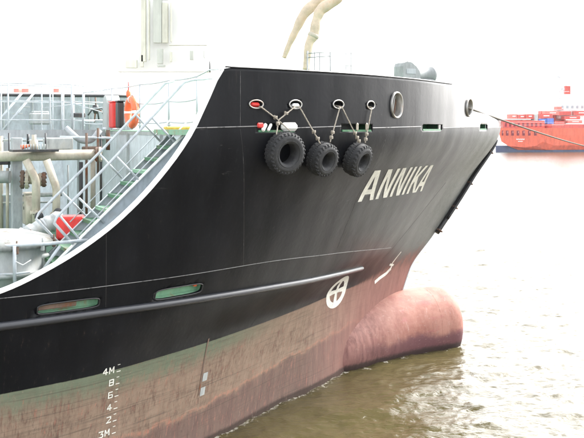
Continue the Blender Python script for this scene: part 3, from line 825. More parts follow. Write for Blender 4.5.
# more pipework and fittings between the catwalk legs
for (pts, r, m_) in ((((-20, 195), (24, 195)), .03, 'grey'), (((-20, 203), (60, 202)), .022, 'palegrey'), (((1, 136), (1, 230)), .05, 'beige'), (((28, 134), (28, 144)), .03, 'dark'), (((68, 165), (68, 214)), .02, 'palegrey'),
                     (((98, 128), (98, 176)), .03, 'rust'), (((60, 137), (112, 138)), .03, 'grey'), (((-20, 140), (60, 141)), .025, 'palegrey'), (((24, 208), (34, 208)), .05, 'dark'), (((101, 135), (101, 205)), .022, 'dark')):
    pipe('small_pipe', [survD(x, y, 21.2) for x, y in pts], r, M[m_])
for (x, y, w, h, m_, D) in ((4, 214, .32, .9, 'slate', 21.4), (29, 208, .26, .75, 'beige', 21.3), (-2, 150, .5, .45, 'slate', 21.5), (92, 149, .42, .12, 'rust', 21.2), (5, 162, .3, .12, 'dark', 21.0)):
    s_ = MB(); s_.box(survD(x, y, D), (w, .3, h), None, .02); s_.build('equipment_box', M[m_], ship)
for (x, y) in ((39, 216.5), (58, 212.5)):
    p_ = survD(x, y, 19.7); s_ = MB(); s_.lathe([(0, -.05), (.09, -.05), (.10, 0), (.09, .05), (0, .05)], Matrix.Rotation(R(90), 3, 'X'), 18, p_); s_.build('valve_wheel', M['dark'], ship)
# loose equipment on deck
def put(o, p, rz=TH): o.location = toW(p); o.rotation_euler = (0, 0, rz); return o
# hatch drum
t = survD(-6, 276, 15.0); hx = empty('tank_hatch'); put(hx, (t[0], t[1], 3.02)); tag(hx, 'pale round tank hatch with flat lid behind the low white rail', 'tank hatch')
s_ = MB(); s_.lathe([(.84, 0), (.84, .60), (.93, .60), (.93, .66), (.84, .66), (.84, 1.02)], n=48); s_.build('hatch_coaming', M['palegrey'], hx)
s_ = MB(); s_.lathe([(0, 1.27), (.6, 1.24), (.90, 1.16), (.96, 1.10), (.96, 1.03), (0, 1.03)], n=48); s_.build('hatch_lid', M['lid'], hx)
for k in range(12):
    w = 2*math.pi*(k+.4)/12; s_ = MB(); p = Vector((.97*math.cos(w), .97*math.sin(w), 1.05)); s_.box(p, (.06, .05, .14), Matrix.Rotation(w, 3, 'Z'), .01); s_.tube([p+Vector((0, 0, .02)), p+Vector((0, 0, .14))], .014, 6); s_.build('lid_clamp', M['rust'] if k % 2 else M['palegrey'], hx)
# rolled cover leaning beyond the hatch
rc = empty('rolled_cover'); a = survD(20, 238, 17.2); b_ = survD(60, 219, 17.6); put(rc, a)
d_ = Vector(b_)-Vector(a); s_ = MB(); s_.tube([Vector((0, 0, 0))+d_*i/14+Vector((0, 0, .02*math.sin(i*2.1))) for i in range(15)], [.16+.006*(i % 2) for i in range(15)], 16); s_.build('roll', M['palegrey'], rc)
for q in (.25, .6, .9):
    s_ = MB(); p = d_*q; ax_ = d_.normalized(); mq = Vector((0, 0, 1)).rotation_difference(ax_).to_matrix(); s_.lathe([(.168, -.02), (.172, 0), (.168, .02)], mq, 20, p); s_.build('strap', M['beam'], rc)
tag(rc, 'pale grey rolled cover sloping up beside the round hatch', 'rolled cover')
# red cabinet
rb = empty('red_cabinet'); t = survD(71, 240, 15.6); put(rb, t, TH-R(20)); tag(rb, 'bright red fire cabinet at the foot of the grey stair', 'cabinet')
s_ = MB(); s_.box((0, 0, .22), (.46, .34, .40), None, .02); s_.build('cabinet_body', M['red'], rb)
s_ = MB(); s_.box((0, -.178, .22), (.38, .015, .33), None, .005); s_.build('cabinet_door', M['red'], rb)
s_ = MB(); s_.tube([(.13, -.19, .17), (.13, -.22, .17), (.13, -.22, .27), (.13, -.19, .27)], .008, 6); s_.build('handle', M['steel'], rb)
for sx in (-.18, .18):
    s_ = MB(); s_.box((sx, 0, -.25), (.04, .3, .53)); s_.build('leg', M['dark'], rb)
# low white railing beside the swept edge
lr = empty('side_railing', parent=ship)
pts = [survD(-30, 247, 14.2), survD(0, 246, 14.2), survD(45, 244, 14.3), survD(88, 240, 14.5)]
pipe('rail', pts, .028, M['rail'], lr)
pipe('rail', [survD(-30, 274.5, 14.2), survD(15, 274, 14.2), survD(30, 272, 14.25)], .018, M['rail'], lr)
pipe('brace', [survD(60, 246, 14.35), survD(42, 271, 14.3)], .024, M['rail'], lr)
pipe('stanchion', [survD(14.4, 246, 14.2), survD(14.8, 290, 14.2)], .028, M['rail'], lr)
pipe('stanchion', [survD(-22, 247, 14.2), survD(-22, 300, 14.2)], .028, M['rail'], lr)
pipe('wire', [survD(14.5, 261, 14.2), survD(23, 265, 14.2), survD(31, 260, 14.25)], .008, M['white'], lr)
# bollards
def bollards(px, py, D, label):
    b_ = empty('mooring_bollard'); put(b_, survD(px, py, D)); tag(b_, label, 'bollard')
    s_ = MB(); s_.box((0, 0, .03), (.9, .34, .06), None, .01); s_.build('base_plate', M['white'], b_)
    for sx in (-.24, .24):
        s_ = MB(); s_.lathe([(0, .36), (.12, .36), (.14, .34), (.14, .31), (.10, .28), (.10, .06), (0, .06)], n=20, c=(sx, 0, 0)); s_.build('post', M['white'], b_)
bollards(26, 276, 14.9, 'white twin post bollard on deck behind the swept black edge')
s_ = MB(); s_.box((0, 0, .10), (.55, .3, .2), None, .02); s_.box((.05, 0, .22), (.3, .2, .06), None, .01)
dl = s_.build('deck_locker', M['white']); put(dl, survD(2, 272, 14.8)); tag(dl, 'small white locker on deck at the left edge of the view', 'locker')
sb = empty('valve_wheel_stand', ); put(sb, survD(47, 266, 15.6)); tag(sb, 'small rusty valve stand between the round hatch and the black edge', 'valve stand')
s_ = MB(); s_.tube([(0, 0, -.2), (0, 0, .12)], .035, 8); s_.build('stem', M['beige'], sb)
s_ = MB(); s_.tube([(.09*math.cos(k*math.pi/8), .09*math.sin(k*math.pi/8), .12) for k in range(16)], .012, 6, closed=True); s_.box((0, 0, .12), (.18, .015, .015)); s_.box((0, 0, .12), (.015, .18, .015)); s_.build('hand_wheel', M['rust'], sb)
# boxes above the pipe
s_ = MB(); s_.box((0, 0, .16), (.62, .4, .3), None, .02); s_.box((0, -.21, .16), (.5, .01, .2)); gb = s_.build('junction_box', M['palegrey']); put(gb, survD(58, 151, 21)); tag(gb, 'pale grey box above the beige pipe under the catwalk', 'box')
mo = empty('deck_pump'); put(mo, survD(34, 150, 20.1)); tag(mo, 'small pump with orange cap on the grating above the beige pipe', 'pump')
s_ = MB(); s_.lathe([(0, 0), (.09, 0), (.09, .2), (.05, .24), (.05, .34), (0, .34)], n=16); s_.build('pump_body', M['beige'], mo)
s_ = MB(); s_.tube([(-.28, 0, .06), (-.10, 0, .10)], [.055, .03], 10); s_.build('pump_cap', M['orange'], mo)
# vent cowl, jacket boxes and lifebuoy by the forecastle rail
def onrail(px, z, du=0): return (UR+du, -vat(px), z)
cwl = empty('vent_cowl'); put(cwl, onrail(109.5, 5.97, .05)); tag(cwl, 'pale grey rounded vent cowl behind the forecastle rail', 'vent')
s_ = MB(); prof = [(-.20, 0), (-.20, .55)]+[(-.20*math.cos(k*math.pi/10), .55+.30*math.sin(k*math.pi/10)) for k in range(1, 10)]+[(.20, .55), (.20, 0)]
s_.prism(prof, -.17, .17, Matrix(((1, 0, 0), (0, 0, -1), (0, 1, 0))) ); o = s_.build('cowl', M['palegrey'], cwl); o.rotation_euler = (0, 0, R(90))
s_ = MB(); s_.lathe([(.22, 0), (.22, .05), (.17, .05)], n=20); s_.build('collar', M['grey'], cwl)
for px, mat, lab, w in ((118.6, 'red', 'red box hung on the forecastle rail left of the lifebuoy', .34), (125, 'black', 'black box hung between the red box and the lifebuoy', .26)):
    bx = empty('lifejacket_box'); put(bx, onrail(px, 6.0, -.12)); tag(bx, lab, 'box')
    s_ = MB(); s_.box((0, 0, .31), (.16, w, .62), None, .03); s_.build('box_body', M[mat], bx)
    s_ = MB(); s_.box((0, 0, .635), (.18, w+.02, .03), None, .01); s_.build('lid', M[mat], bx)
lb = empty('lifebuoy'); put(lb, onrail(136, 6.36, -.10)); tag(lb, 'orange and white lifebuoy hanging on the forecastle rail', 'lifebuoy')
Rm = Matrix(((0, 0, 1), (0, 1, 0), (-1, 0, 0)))
def arc_tube(w0, w1, R_, r_, mat, nm, n_=14):
    s_ = MB(); s_.tube([Vector((0, R_*math.cos(w0+(w1-w0)*k/n_), R_*math.sin(w0+(w1-w0)*k/n_))) for k in range(n_+1)], r_, 12, cap=True); return s_.build(nm, mat, lb)
for k in range(4):
    c_ = k*math.pi/2+math.pi/4
    arc_tube(c_-.70, c_+.70, .29, .088, M['orange'], 'ring_segment'); arc_tube(c_+.68, c_+math.pi/2-.68, .29, .092, M['white'], 'reflective_band', 6)
s_ = MB(); s_.tube([Vector((0, .38*math.cos(w), .38*math.sin(w)))*(1+.03*math.cos(4*w)) for w in [k*math.pi/16 for k in range(32)]], .008, 5, closed=True); s_.build('grab_line', M['rope'], lb)
sl = empty('signal_lamp'); put(sl, onrail(128.5, 6.72, 0)); tag(sl, 'small orange signal lamp above the black box on the rail', 'lamp')
s_ = MB(); s_.lathe([(0, .0), (.04, 0), (.055, .05), (.055, .12), (.03, .17), (0, .17)], n=14); s_.build('lamp_body', M['orange'], sl)
s_ = MB(); s_.tube([(0, 0, .16), (0, 0, .36)], .012, 6); s_.build('hanger', M['red'], sl)
s_ = MB(); s_.tube([(0, 0, -.15), (0, 0, 0)], .015, 6); s_.build('bracket', M['dark'], sl)
# tools hung on the port screen
tb = empty('hung_tackle'); put(tb, survD(95.5, 112, 26)); tag(tb, 'dark rope tackle hanging on the blue grey screen', 'tackle')
for k, (dx, dz) in enumerate(((-.22, -.22), (.25, -.2), (.1, -.35), (-.03, -.42), (.28, -.05), (0, .3))):
    s_ = MB(); s_.tube([(0, 0, .12), (dx*.6, -.03, .12+dz*.4), (dx, 0, .12+dz)], .022, 6); s_.build('rope_tail', M['rust'] if k % 2 else M['dark'], tb)
s_ = MB(); s_.lathe([(0, .22), (.08, .2), (.10, .08), (.05, -.05), (0, -.06)], n=12); s_.build('block', M['dark'], tb)
s_ = MB(); s_.box((0, 0, .15), (.5, .4, .3), None, .03); s_.box((0, 0, .32), (.4, .3, .06), None, .02); wb = s_.build('winch_cover', M['palegrey']); put(wb, survD(40, 124.5, 23.6)); tag(wb, 'pale cover over a winch on the catwalk', 'cover')
s_ = MB(); s_.box((0, 0, .06), (.35, .2, .12), None, .02); wb = s_.build('tool_case', M['dark']); put(wb, survD(78, 117.5, 23.2)); tag(wb, 'small black and white case on the catwalk rail', 'case')
s_ = MB(); s_.box((0, 0, .12), (.5, .2, .16), None, .02); am = s_.build('step_box', M['amber']); put(am, survD(177, 137, 17)); tag(am, 'yellow box at the head of the stair', 'box')

# things standing on the forecastle, seen over the bulwark
vt = empty('mushroom_vent'); put(vt, survD(407, 110, 21.5)); vt.location.z = 6.0; tag(vt, 'grey hooded vent standing behind the bow bulwark', 'vent')
s_ = MB(); s_.lathe([(.15, 0), (.15, 1.12)], n=24); s_.build('vent_trunk', M['backing'], vt)
s_ = MB(); hp = [(-.24, 1.08), (-.24, 1.46), (-.21, 1.54), (-.13, 1.575), (.0, 1.56), (.13, 1.47), (.22, 1.36), (.25, 1.26), (.25, 1.08)]
s_.prism(hp, -.20, .20, Matrix(((1, 0, 0), (0, 0, -1), (0, 1, 0)))); s_.build('vent_hood', M['backing'], vt)
s_ = MB(); s_.box((0, 0, 1.16), (.51, .42, .04), None, .01); s_.box((-.02, -.205, 1.34), (.26, .012, .12), None, .004); s_.build('vent_collar', M['beam'], vt)
wd = empty('windlass_drum'); put(wd, survD(423, 77, 22)); tag(wd, 'pale windlass drum beside the mushroom vent', 'windlass')
s_ = MB(); q = Matrix(((0, 0, 1), (0, 1, 0), (-1, 0, 0))); s_.lathe([(0, -.28), (.2, -.28), (.2, -.22), (.15, -.2), (.15, .2), (.2, .22), (.2, .28), (0, .28)], q, 24, (0, 0, .06)); s_.build('drum', M['backing'], wd)
s_ = MB(); s_.box((0, 0, -.6), (.5, .3, 1.1), None, .02); s_.build('pedestal', M['backing'], wd)
fg = empty('mast_frame'); put(fg, survD(319, 80, 22)); fg.location.z = 5.95; tag(fg, 'thin pale rail frame standing behind the bulwark near the hoses', 'frame')
for dx in (-.32, -.12, .02, .32):
    s_ = MB(); s_.tube([(dx, 0, 0), (dx, 0, 1.92)], .014 if dx in (-.12, .02) else .02, 6); s_.build('upright', M['backing'], fg)
for z in (1.92, 1.82): s_ = MB(); s_.tube([(-.34, 0, z-.06), (.34, 0, z)], .016, 6); s_.build('cross_bar', M['backing'], fg)
fg = empty('ladder_top'); put(fg, survD(348.5, 80, 21)); fg.location.z = 5.95; tag(fg, 'narrow pale ladder top right of the rail frame behind the bulwark', 'ladder')
for dx in (-.075, .075):
    s_ = MB(); s_.tube([(dx, 0, 0), (dx, 0, 1.82)], .013, 6); s_.build('upright', M['backing'], fg)
for k in range(6): s_ = MB(); s_.tube([(-.075, 0, .3+.3*k), (.075, 0, .3+.3*k)], .010, 6); s_.build('rung', M['backing'], fg)
# hoses
def hose(pts, rs, D, label):
    P_ = [toW(survD(x, y, D)) for x, y in pts]; o0 = P_[-1]
    h = empty('cargo_hose', tuple(o0)); tag(h, label, 'hose', 'tan hoses hanging behind the bow')
    # smooth
    Q = []; rr = []
    for i in range(len(P_)-1):
        p0, p1, p2, p3 = P_[max(i-1, 0)], P_[i], P_[i+1], P_[min(i+2, len(P_)-1)]
        for k in range(8):
            t = k/8; Q.append(.5*((2*p1)+(p2-p0)*t+(2*p0-5*p1+4*p2-p3)*t*t+(3*p1-p0-3*p2+p3)*t**3)-o0); rr.append((rs[i]*(1-t)+rs[i+1]*t)*(1+.05*math.sin(len(Q)*.9)))
    Q.append(P_[-1]-o0); rr.append(rs[-1]); s_ = MB(); s_.tube(Q, rr, 18); s_.build('hose_body', M['hose'], h)
    for q in (0.72,) if 'kinked' in label else ():
        i = int(len(Q)*q); t = (Q[i+1]-Q[i]).normalized(); mq = Vector((0, 0, 1)).rotation_difference(t).to_matrix(); s_ = MB(); s_.lathe([(rr[i]*1.0, -.06), (rr[i]*1.12, -.04), (rr[i]*1.12, .04), (rr[i]*1.0, .06)], mq, 18, Q[i]); s_.build('hose_clamp', M['beige'], h)
hose([(345, -45), (330, -8), (318, 1), (305, 13), (296, 30), (289, 45), (284, 58)], [.16, .17, .17, .16, .12, .09, .07], 27, 'tan hose tapering to a narrow end, left of the pair behind the bow')
hose([(362, -42), (345, -12), (336, 0), (322, 9), (317, 19), (314, 34), (309, 45), (306, 70)], [.14, .14, .15, .17, .14, .16, .13, .10], 26.5, 'tan hose with a kinked bulge, right of the pair behind the bow')

# ------------------------------------------------------------------ tyre fenders
def tyre_mesh(Ro, wd_, Ri, lugs):
    """axis along local z (outwards)"""
    h = wd_/2; c = [(Ri, -h*.75), (Ri-.01, -h*.4), (Ri-.012, h*.4), (Ri, h*.78), (Ri+.03, h*.95), ((Ri+Ro)/2, h*1.06), (Ro-.06, h*.99), (Ro-.02, h*.82), (Ro, h*.5), (Ro+.004, 0), (Ro, -h*.5), (Ro-.02, -h*.82), (Ro-.06, -h), ((Ri+Ro)/2, -h*1.06), (Ri+.03, -h*.95)]
    a = MB(); a.lathe(c, n=56, closed=True)
    a.tube([((Ri+.045)*math.cos(k*math.pi/24), (Ri+.045)*math.sin(k*math.pi/24), h*.99) for k in range(48)], .008, 5, closed=True)
    a.tube([((Ro-.075)*math.cos(k*math.pi/24), (Ro-.075)*math.sin(k*math.pi/24), h*1.0) for k in range(48)], .006, 5, closed=True)
    t = MB()
    for k in range(lugs):
        for sd_ in (-1, 1):
            w = 2*math.pi*(k+(.5 if sd_ > 0 else 0))/lugs
            m_ = Matrix.Rotation(w, 3, 'Z') @ Matrix.Rotation(sd_*R(24), 3, 'X')
            t.box(Matrix.Rotation(w, 3, 'Z') @ Vector((Ro-.010, 0, sd_*h*.46)), (.024, 2*math.pi*Ro/lugs*.58, h*.80), m_, .008)
            t.box(Matrix.Rotation(w, 3, 'Z') @ Vector((Ro-.026, 0, sd_*h*.88)), (.030, 2*math.pi*Ro/lugs*.50, h*.16), Matrix.Rotation(w, 3, 'Z'), .008)
    for k in range(lugs*2):
        w = 2*math.pi*k/(lugs*2); t.box(Matrix.Rotation(w, 3, 'Z') @ Vector((Ro+.004, 0, 0)), (.022, 2*math.pi*Ro/lugs*.30, h*.22), Matrix.Rotation(w+.0, 3, 'Z'), .005)
    return a, t
def fender(px, py, Ro, wd_, Ri, lugs, label, tilt, roll):
    # find the spot on the plating behind the tyre
    best = None
    for k in range(400):
        D = 13+k*.015; t = survD(px, py, D)
        gap = -t[1]-hull_v(t[0], t[2])
        if best is None or abs(gap-wd_*.56) < best[0]: best = (abs(gap-wd_*.56), t, D)
    t = best[1]; nn = hn(t[0], t[2]); nn = Vector((nn.x, nn.y, nn.z*.6)).normalized()
    nn = (Matrix.Rotation(tilt, 3, 'Z') @ nn)
    e = empty('tyre_fender'); tag(e, label, 'tyre', 'tyre fenders hanging on the bow')
    up = Vector((0, 0, 1)); x = up.cross(nn).normalized(); y = nn.cross(x)
    m3 = Matrix.Rotation(TH, 3, 'Z') @ Matrix((x, y, nn)).transposed() @ Matrix.Rotation(roll, 3, 'Z')
    e.matrix_world = Matrix.Translation(toW(t)) @ m3.to_4x4()
    a, tr = tyre_mesh(Ro, wd_, Ri, lugs); a.build('casing', M['rubber'], e)
    o = tr.build('tread', M['rubber'], e)
    return t, nn
F1 = fender(285, 153, .36, .26, .185, 30, 'largest black tyre with open middle, hanging left of the three on the bow', -R(4), .1)
F2 = fender(322.5, 159, .30, .30, .135, 24, 'middle of the three black tyres, wide tread turned to the left', R(2), .3)
F3 = fender(357.5, 159.5, .312, .30, .135, 24, 'black tyre nearest the white name, last of three on the bow', R(4), .7)

def rope(pts, r, label, knots=()):
    P_ = [Vector(toW(p)) for p in pts]; o0 = P_[-1]; o = empty('fender_rope', tuple(o0)); tag(o, label, 'rope')
    n_ = 40; Q = []
    for i in range(len(P_)-1):
        m_ = max(2, int((P_[i+1]-P_[i]).length/.02))
        for k in range(m_): Q.append(P_[i].lerp(P_[i+1], k/m_)-o0)
    Q.append(P_[-1]-o0)
    for ph in (0, math.pi*2/3, math.pi*4/3):
        s_ = MB(); S = []
        for i, q in enumerate(Q):
            t = (Q[min(i+1, len(Q)-1)]-Q[max(i-1, 0)]).normalized(); a = t.cross(Vector((.1, 1, .2))).normalized(); b_ = t.cross(a); w = i*.02*28+ph
            S.append(q+a*math.cos(w)*r*.55+b_*math.sin(w)*r*.55)
        s_.tube(S, r*.62, 5); s_.build('strand', M['rope'], o)
    for f in knots:
        i = int(f*(len(Q)-1)); s_ = MB(); c_ = Q[i]
        s_.tube([c_+Vector((.028*math.cos(w), .024*math.sin(w), .018*math.sin(2*w)+.02*(w/6-.5))) for w in [k*.5 for k in range(26)]], r*.8, 5); s_.build('knot', M['rope'], o)
def top_of(F, Ro, dx, out=.06):
    p = Vector(F[0]); nn = F[1]; x = Vector((0, 0, 1)).cross(nn).normalized(); y = nn.cross(x)
    return p+x*dx+y*math.sqrt(max(0, (Ro+.03)**2-dx*dx))+nn*out
def eye(k, dx=0): c_, fr = frame_at(HOLES[k][0], HOLES[k][1]); return c_+fr @ Vector((dx, -.045, .05)), c_+fr @ Vector((dx, -.01, -.15))
mid = skin(-8.88, 6.14, .05)
e0, i0 = eye(0, .07); e1, i1 = eye(1, -.05); e1b, i1b = eye(1, .06); e2, i2 = eye(2, 0); e2b, i2b = eye(2, .05); e3, i3 = eye(3, -.02)
rope([i0, e0, mid, top_of(F1, .36, .05, .02)], .0105, 'rope running down right from the red rope eye to the largest tyre', (.62,))
rope([i1, e1, mid+Vector((0, -.03, 0)), top_of(F1, .36, -.22, .0)], .0105, 'rope crossing down left from the white rope eye to the largest tyre', (.5, .8))
rope([i1b, e1b, top_of(F2, .30, -.16, .02)], .0105, 'rope from the white rope eye down to the middle tyre', (.75, .9))
rope([i2, e2, top_of(F2, .30, .12, .0)], .0105, 'rope from the third rope eye down left to the middle tyre', (.82, .92))
rope([i2b, e2b, top_of(F3, .312, -.10, .0)], .0105, 'rope from the third rope eye down right to the last tyre', (.80, .9, .97))
rope([i3, e3, top_of(F3, .312, .10, .0)], .0105, 'rope from the fourth rope eye straight down to the last tyre', (.84, .95))
def blob(name, u, z, size, mat, label, cat, off=-.02, rot=0):
    c_, fr = frame_at(u, z); s_ = MB(); s_.box((0, 0, 0), size, None, min(size)*.42); o = s_.build(name, mat)
    o.matrix_world = Matrix.Translation(toW(c_+fr @ Vector((0, 0, off)))) @ (Matrix.Rotation(TH, 3, 'Z') @ fr @ Matrix.Rotation(rot, 3, 'Z')).to_4x4()
    tag(o, label, cat); return o
blob('red_cloth', -9.31, 6.395, (.19, .075, .10), M['red'], 'red cloth stuffed into the leftmost rope eye', 'cloth', -.03)
blob('white_cloth', -8.45, 6.39, (.17, .08, .10), M['white'], 'white cloth stuffed into the second rope eye', 'cloth', -.02)
blob('white_roll', -8.60, 6.02, (.36, .15, .12), M['white'], 'white canvas roll in the slot above the largest tyre', 'roll', .0)
vrot = R(-32)
blob('red_flag', -9.21, 6.045, (.13, .09, .05), M['red'], 'red end of the striped cloth in the first slot', 'cloth', .0, 0)
blob('striped_cloth', -9.13, 6.01, (.075, .15, .05), M['white'], 'first white stripe beside the red end in the slot', 'cloth', .005, vrot)
blob('striped_cloth', -9.02, 6.01, (.06, .15, .05), M['white'], 'second white stripe nearer the white roll in the slot', 'cloth', .005, vrot)
blob('slot_wedge', -6.93, 6.02, (.055, .15, .05), M['beige'], 'pale wedge in the middle of the second slot', 'wedge', .0)
blob('slot_wedge', -6.66, 6.02, (.055, .15, .05), M['beige'], 'pale wedge behind the rope at the right of the second slot', 'wedge', .0)
blob('slot_wedge', -3.72, 6.02, (.10, .14, .05), M['steel'], 'steel roller pin in the third slot', 'pin', -.03)

# mooring line
c_, fr = frame_at(CHOCKS[1][0], CHOCKS[1][1]); P_a = toW(c_+fr @ Vector((.0, -.02, .0))); P_in = toW(c_+fr @ Vector((-.1, 0, -.3)))
far = Vector(((640-292)/900*60, 60, EYE-(152-128)/900*60))
MLR = paint('mooring_line_fibre', (.10, .09, .07), .9, .3, (.05, .045, .04), scale=20, bump=.5, streak=False)
ml = empty('mooring_line', tuple(P_a)); tag(ml, 'long thin mooring line from the forward chock towards the red ship', 'mooring line')
s_ = MB(); s_.tube([P_in-P_a]+[(far-P_a)*(k/40)+Vector((0, 0, -.35*math.sin(math.pi*k/40))) for k in range(41)], .026, 7); s_.build('line', MLR, ml)

# ------------------------------------------------------------------ river
def water_material():
    m, n, l, b, out = nt('river_water')
    tc = n.new('ShaderNodeTexCoord')
    def noise(sc, scale, det, rot=0, rough=.55):
        mp = n.new('ShaderNodeMapping'); mp.inputs['Scale'].default_value = scale; mp.inputs['Rotation'].default_value = (0, 0, rot); l.new(tc.outputs['Object'], mp.inputs[0])
        q = n.new('ShaderNodeTexNoise'); q.inputs['Scale'].default_value = sc; q.inputs['Detail'].default_value = det; q.inputs['Roughness'].default_value = rough; q.inputs['Distortion'].default_value = .5
        l.new(mp.outputs[0], q.inputs['Vector']); return q.outputs[0]
    a = noise(.5, (1, 1, 1), 4); f = noise(5, (1, 1.6, 1), 5, R(20)); g = noise(1.6, (1, 1.8, 1), 4, R(-15))
    cr = n.new('ShaderNodeMix'); cr.data_type = 'RGBA'; l.new(a, cr.inputs['Factor'])
    cr.inputs['A'].default_value = (.050, .041, .015, 1); cr.inputs['B'].default_value = (.080, .067, .030, 1)
    at = n.new('ShaderNodeAttribute'); at.attribute_name = 'foam'; fo = noise(9, (1, 1, 1), 6, 0, .7); fm = n.new('ShaderNodeMath'); fm.operation = 'MULTIPLY_ADD'
    l.new(at.outputs['Fac'], fm.inputs[0]); fm.inputs[1].default_value = .32; l.new(fo, fm.inputs[2])
    fr_n = n.new('ShaderNodeMapRange'); fr_n.inputs[1].default_value = .74; fr_n.inputs[2].default_value = .86; l.new(fm.outputs[0], fr_n.inputs[0])
    c2 = n.new('ShaderNodeMix'); c2.data_type = 'RGBA'; l.new(fr_n.outputs[0], c2.inputs['Factor']); l.new(cr.outputs['Result'], c2.inputs['A']); c2.inputs['B'].default_value = (.38, .36, .31, 1)
    l.new(c2.outputs['Result'], b.inputs['Base Color'])
    b.inputs['Roughness'].default_value = .09; b.inputs['IOR'].default_value = 1.333
    ad = n.new('ShaderNodeMath'); ad.operation = 'MULTIPLY_ADD'; l.new(g, ad.inputs[0]); ad.inputs[1].default_value = 2.5; l.new(f, ad.inputs[2])
    bp = n.new('ShaderNodeBump'); bp.inputs['Strength'].default_value = .4; bp.inputs['Distance'].default_value = .05
    l.new(ad.outputs[0], bp.inputs['Height']); l.new(bp.outputs[0], b.inputs['Normal'])
    return m
def wave(x, y):
    h = np.zeros_like(x)
    rs = np.random.RandomState(4)
    for k in range(46):
        lam = 3.2*(.88**k)+.16; th = R(-62)+rs.normal(0, .75); ph = rs.uniform(0, 6.28)
        kx, ky = math.cos(th)*2*math.pi/lam, math.sin(th)*2*math.pi/lam
        wob = .6*np.sin(x*.35*rs.uniform(.5, 1.5)+rs.uniform(0, 6))+.6*np.sin(y*.3*rs.uniform(.5, 1.5)+rs.uniform(0, 6))
        h += .0075*lam**.85*(1-np.abs(np.sin(.5*(kx*x+ky*y+ph+wob)))*2+.27)
    return h
def axis(lo, hi, core0, core1, step):
    c_ = list(np.arange(core0, core1+step/2, step)); s_ = step; a = core1; up = []
    while a < hi: s_ *= 1.14; a += s_; up.append(a)
    s_ = step; a = core0; dn = []
    while a > lo: s_ *= 1.14; a -= s_; dn.append(a)
    return np.array(dn[::-1]+c_+up)
xs = axis(-2500, 2500, -4, 16, .055); ys = axis(-300, 5000, 14.5, 44, .075)
X, Y = np.meshgrid(xs, ys, indexing='ij')
fade = np.clip(1-(np.maximum(Y-44, 0)/40+np.maximum(X-16, 0)/40+np.maximum(-4-X, 0)/40), 0, 1)
Z = wave(X, Y)*fade*.8
nx, ny = X.shape
co = np.stack([X, Y, Z], -1).reshape(-1, 3)
ii, jj = np.meshgrid(np.arange(nx-1), np.arange(ny-1), indexing='ij'); b0 = (ii*ny+jj).ravel()
F_ = np.stack([b0, b0+ny, b0+ny+1, b0+1], -1)
me = bpy.data.meshes.new('river_water'); me.vertices.add(len(co)); me.vertices.foreach_set('co', co.ravel())
me.loops.add(F_.size); me.loops.foreach_set('vertex_index', F_.ravel()); me.polygons.add(len(F_)); me.polygons.foreach_set('loop_start', np.arange(0, F_.size, 4)); me.polygons.foreach_set('loop_total', np.full(len(F_), 4))
me.polygons.foreach_set('use_smooth', np.ones(len(F_), bool)); me.update(calc_edges=True); me.validate()
me.materials.append(water_material()); # foam lapping along the waterline
wl_pts = np.array([world(u, hull_v(u, 0), 0)[:2] for u in [-14+.15*i for i in range(64)]]+[world(u, w_, 0)[:2] for u, w_ in ((-4.4, 1.6), (-3.7, 1.5), (-3, 1.27), (-2.3, 1.1), (-1.5, .92), (-.8, .84), (-.3, .82), (.1, .7), (.25, .3))])
fo_ = np.zeros(len(co), np.float32); sel = np.where((co[:, 0] > -6) & (co[:, 0] < 8) & (co[:, 1] > 12) & (co[:, 1] < 30))[0]
dm = np.full(len(sel), 9.0)
for p in wl_pts: dm = np.minimum(dm, np.hypot(co[sel, 0]-p[0], co[sel, 1]-p[1]))
fo_[sel] = np.exp(-np.maximum(dm-.03, 0)/.16)
a_ = me.attributes.new('foam', 'FLOAT', 'POINT'); a_.data.foreach_set('value', fo_)
wo_ = link(bpy.data.objects.new('river_water', me)); tag(wo_, kind='structure')

# ------------------------------------------------------------------ red ship across the river
far_m = dict(red=paint('far_ship_red', (.70, .12, .06), .5, .1, (.5, .15, .1), scale=.4, bump=0), navy=paint('far_ship_navy', (.05, .07, .15), .5, .1, scale=.3, bump=0),
 cred=paint('container_red', (.55, .09, .07), .5, .1, scale=.5, bump=0), cpink=paint('container_pale_red', (.62, .22, .18), .5, .1, scale=.5, bump=0), blue=paint('container_blue', (.08, .20, .60), .5, .05, scale=.5, bump=0),
 teal=paint('container_teal', (.35, .50, .50), .5, .05, scale=.5, bump=0), dred=paint('opening_dark_red', (.20, .015, .03), .6, .1, scale=.5, bump=0), white=M['white'])
YF = 225.0
def fx(px): return (px-292)/900*YF
def fz(py): return EYE-(py-128)/900*YF
fs_ = empty('container_ship', (fx(520), YF, 0)); tag(fs_, 'distant red ship with dark blue waterline seen past the bow', 'ship')
ox = fx(520)
def fp(px, py, dy=0): return (fx(px)-ox, dy, fz(py))
LR = R(17)                                               # its side runs away to the right
# hull: section outline swept from the stern forward
sec = [(-1, 6.0), (-.98, 4.2), (-.9, 2.6), (-.6, 1.5), (0, 1.15), (.6, 1.5), (.9, 2.6), (.98, 4.2), (1, 6.0)]
HB = (fx(545)-fx(499))/2; cx0 = fx(522)-ox
dvec = Vector((math.cos(LR), math.sin(LR), 0))
s_ = MB(); vs = []
st_ = [(0, 1.0), (3, 1.05), (9, 1.06), (25, 1.06), (60, 1.0)]
for (d, k) in st_:
    for (y, z) in sec: vs.append((cx0+y*HB*k+d*dvec.x, d*dvec.y, z if d == 0 else (z if z > 3 else max(.5, z-1.0))))
n9 = len(sec); fs = []
for i in range(len(st_)-1):
    for k in range(n9-1): fs.append((i*n9+k, i*n9+k+1, (i+1)*n9+k+1, (i+1)*n9+k))
fs.append(tuple(range(n9))); fs += [(i*n9, (i+1)*n9, (i+1)*n9+n9-1, i*n9+n9-1) for i in range(len(st_)-1)]
s_.raw(vs, fs); s_.build('hull', far_m['red'], fs_)
s_ = MB(); vs = []
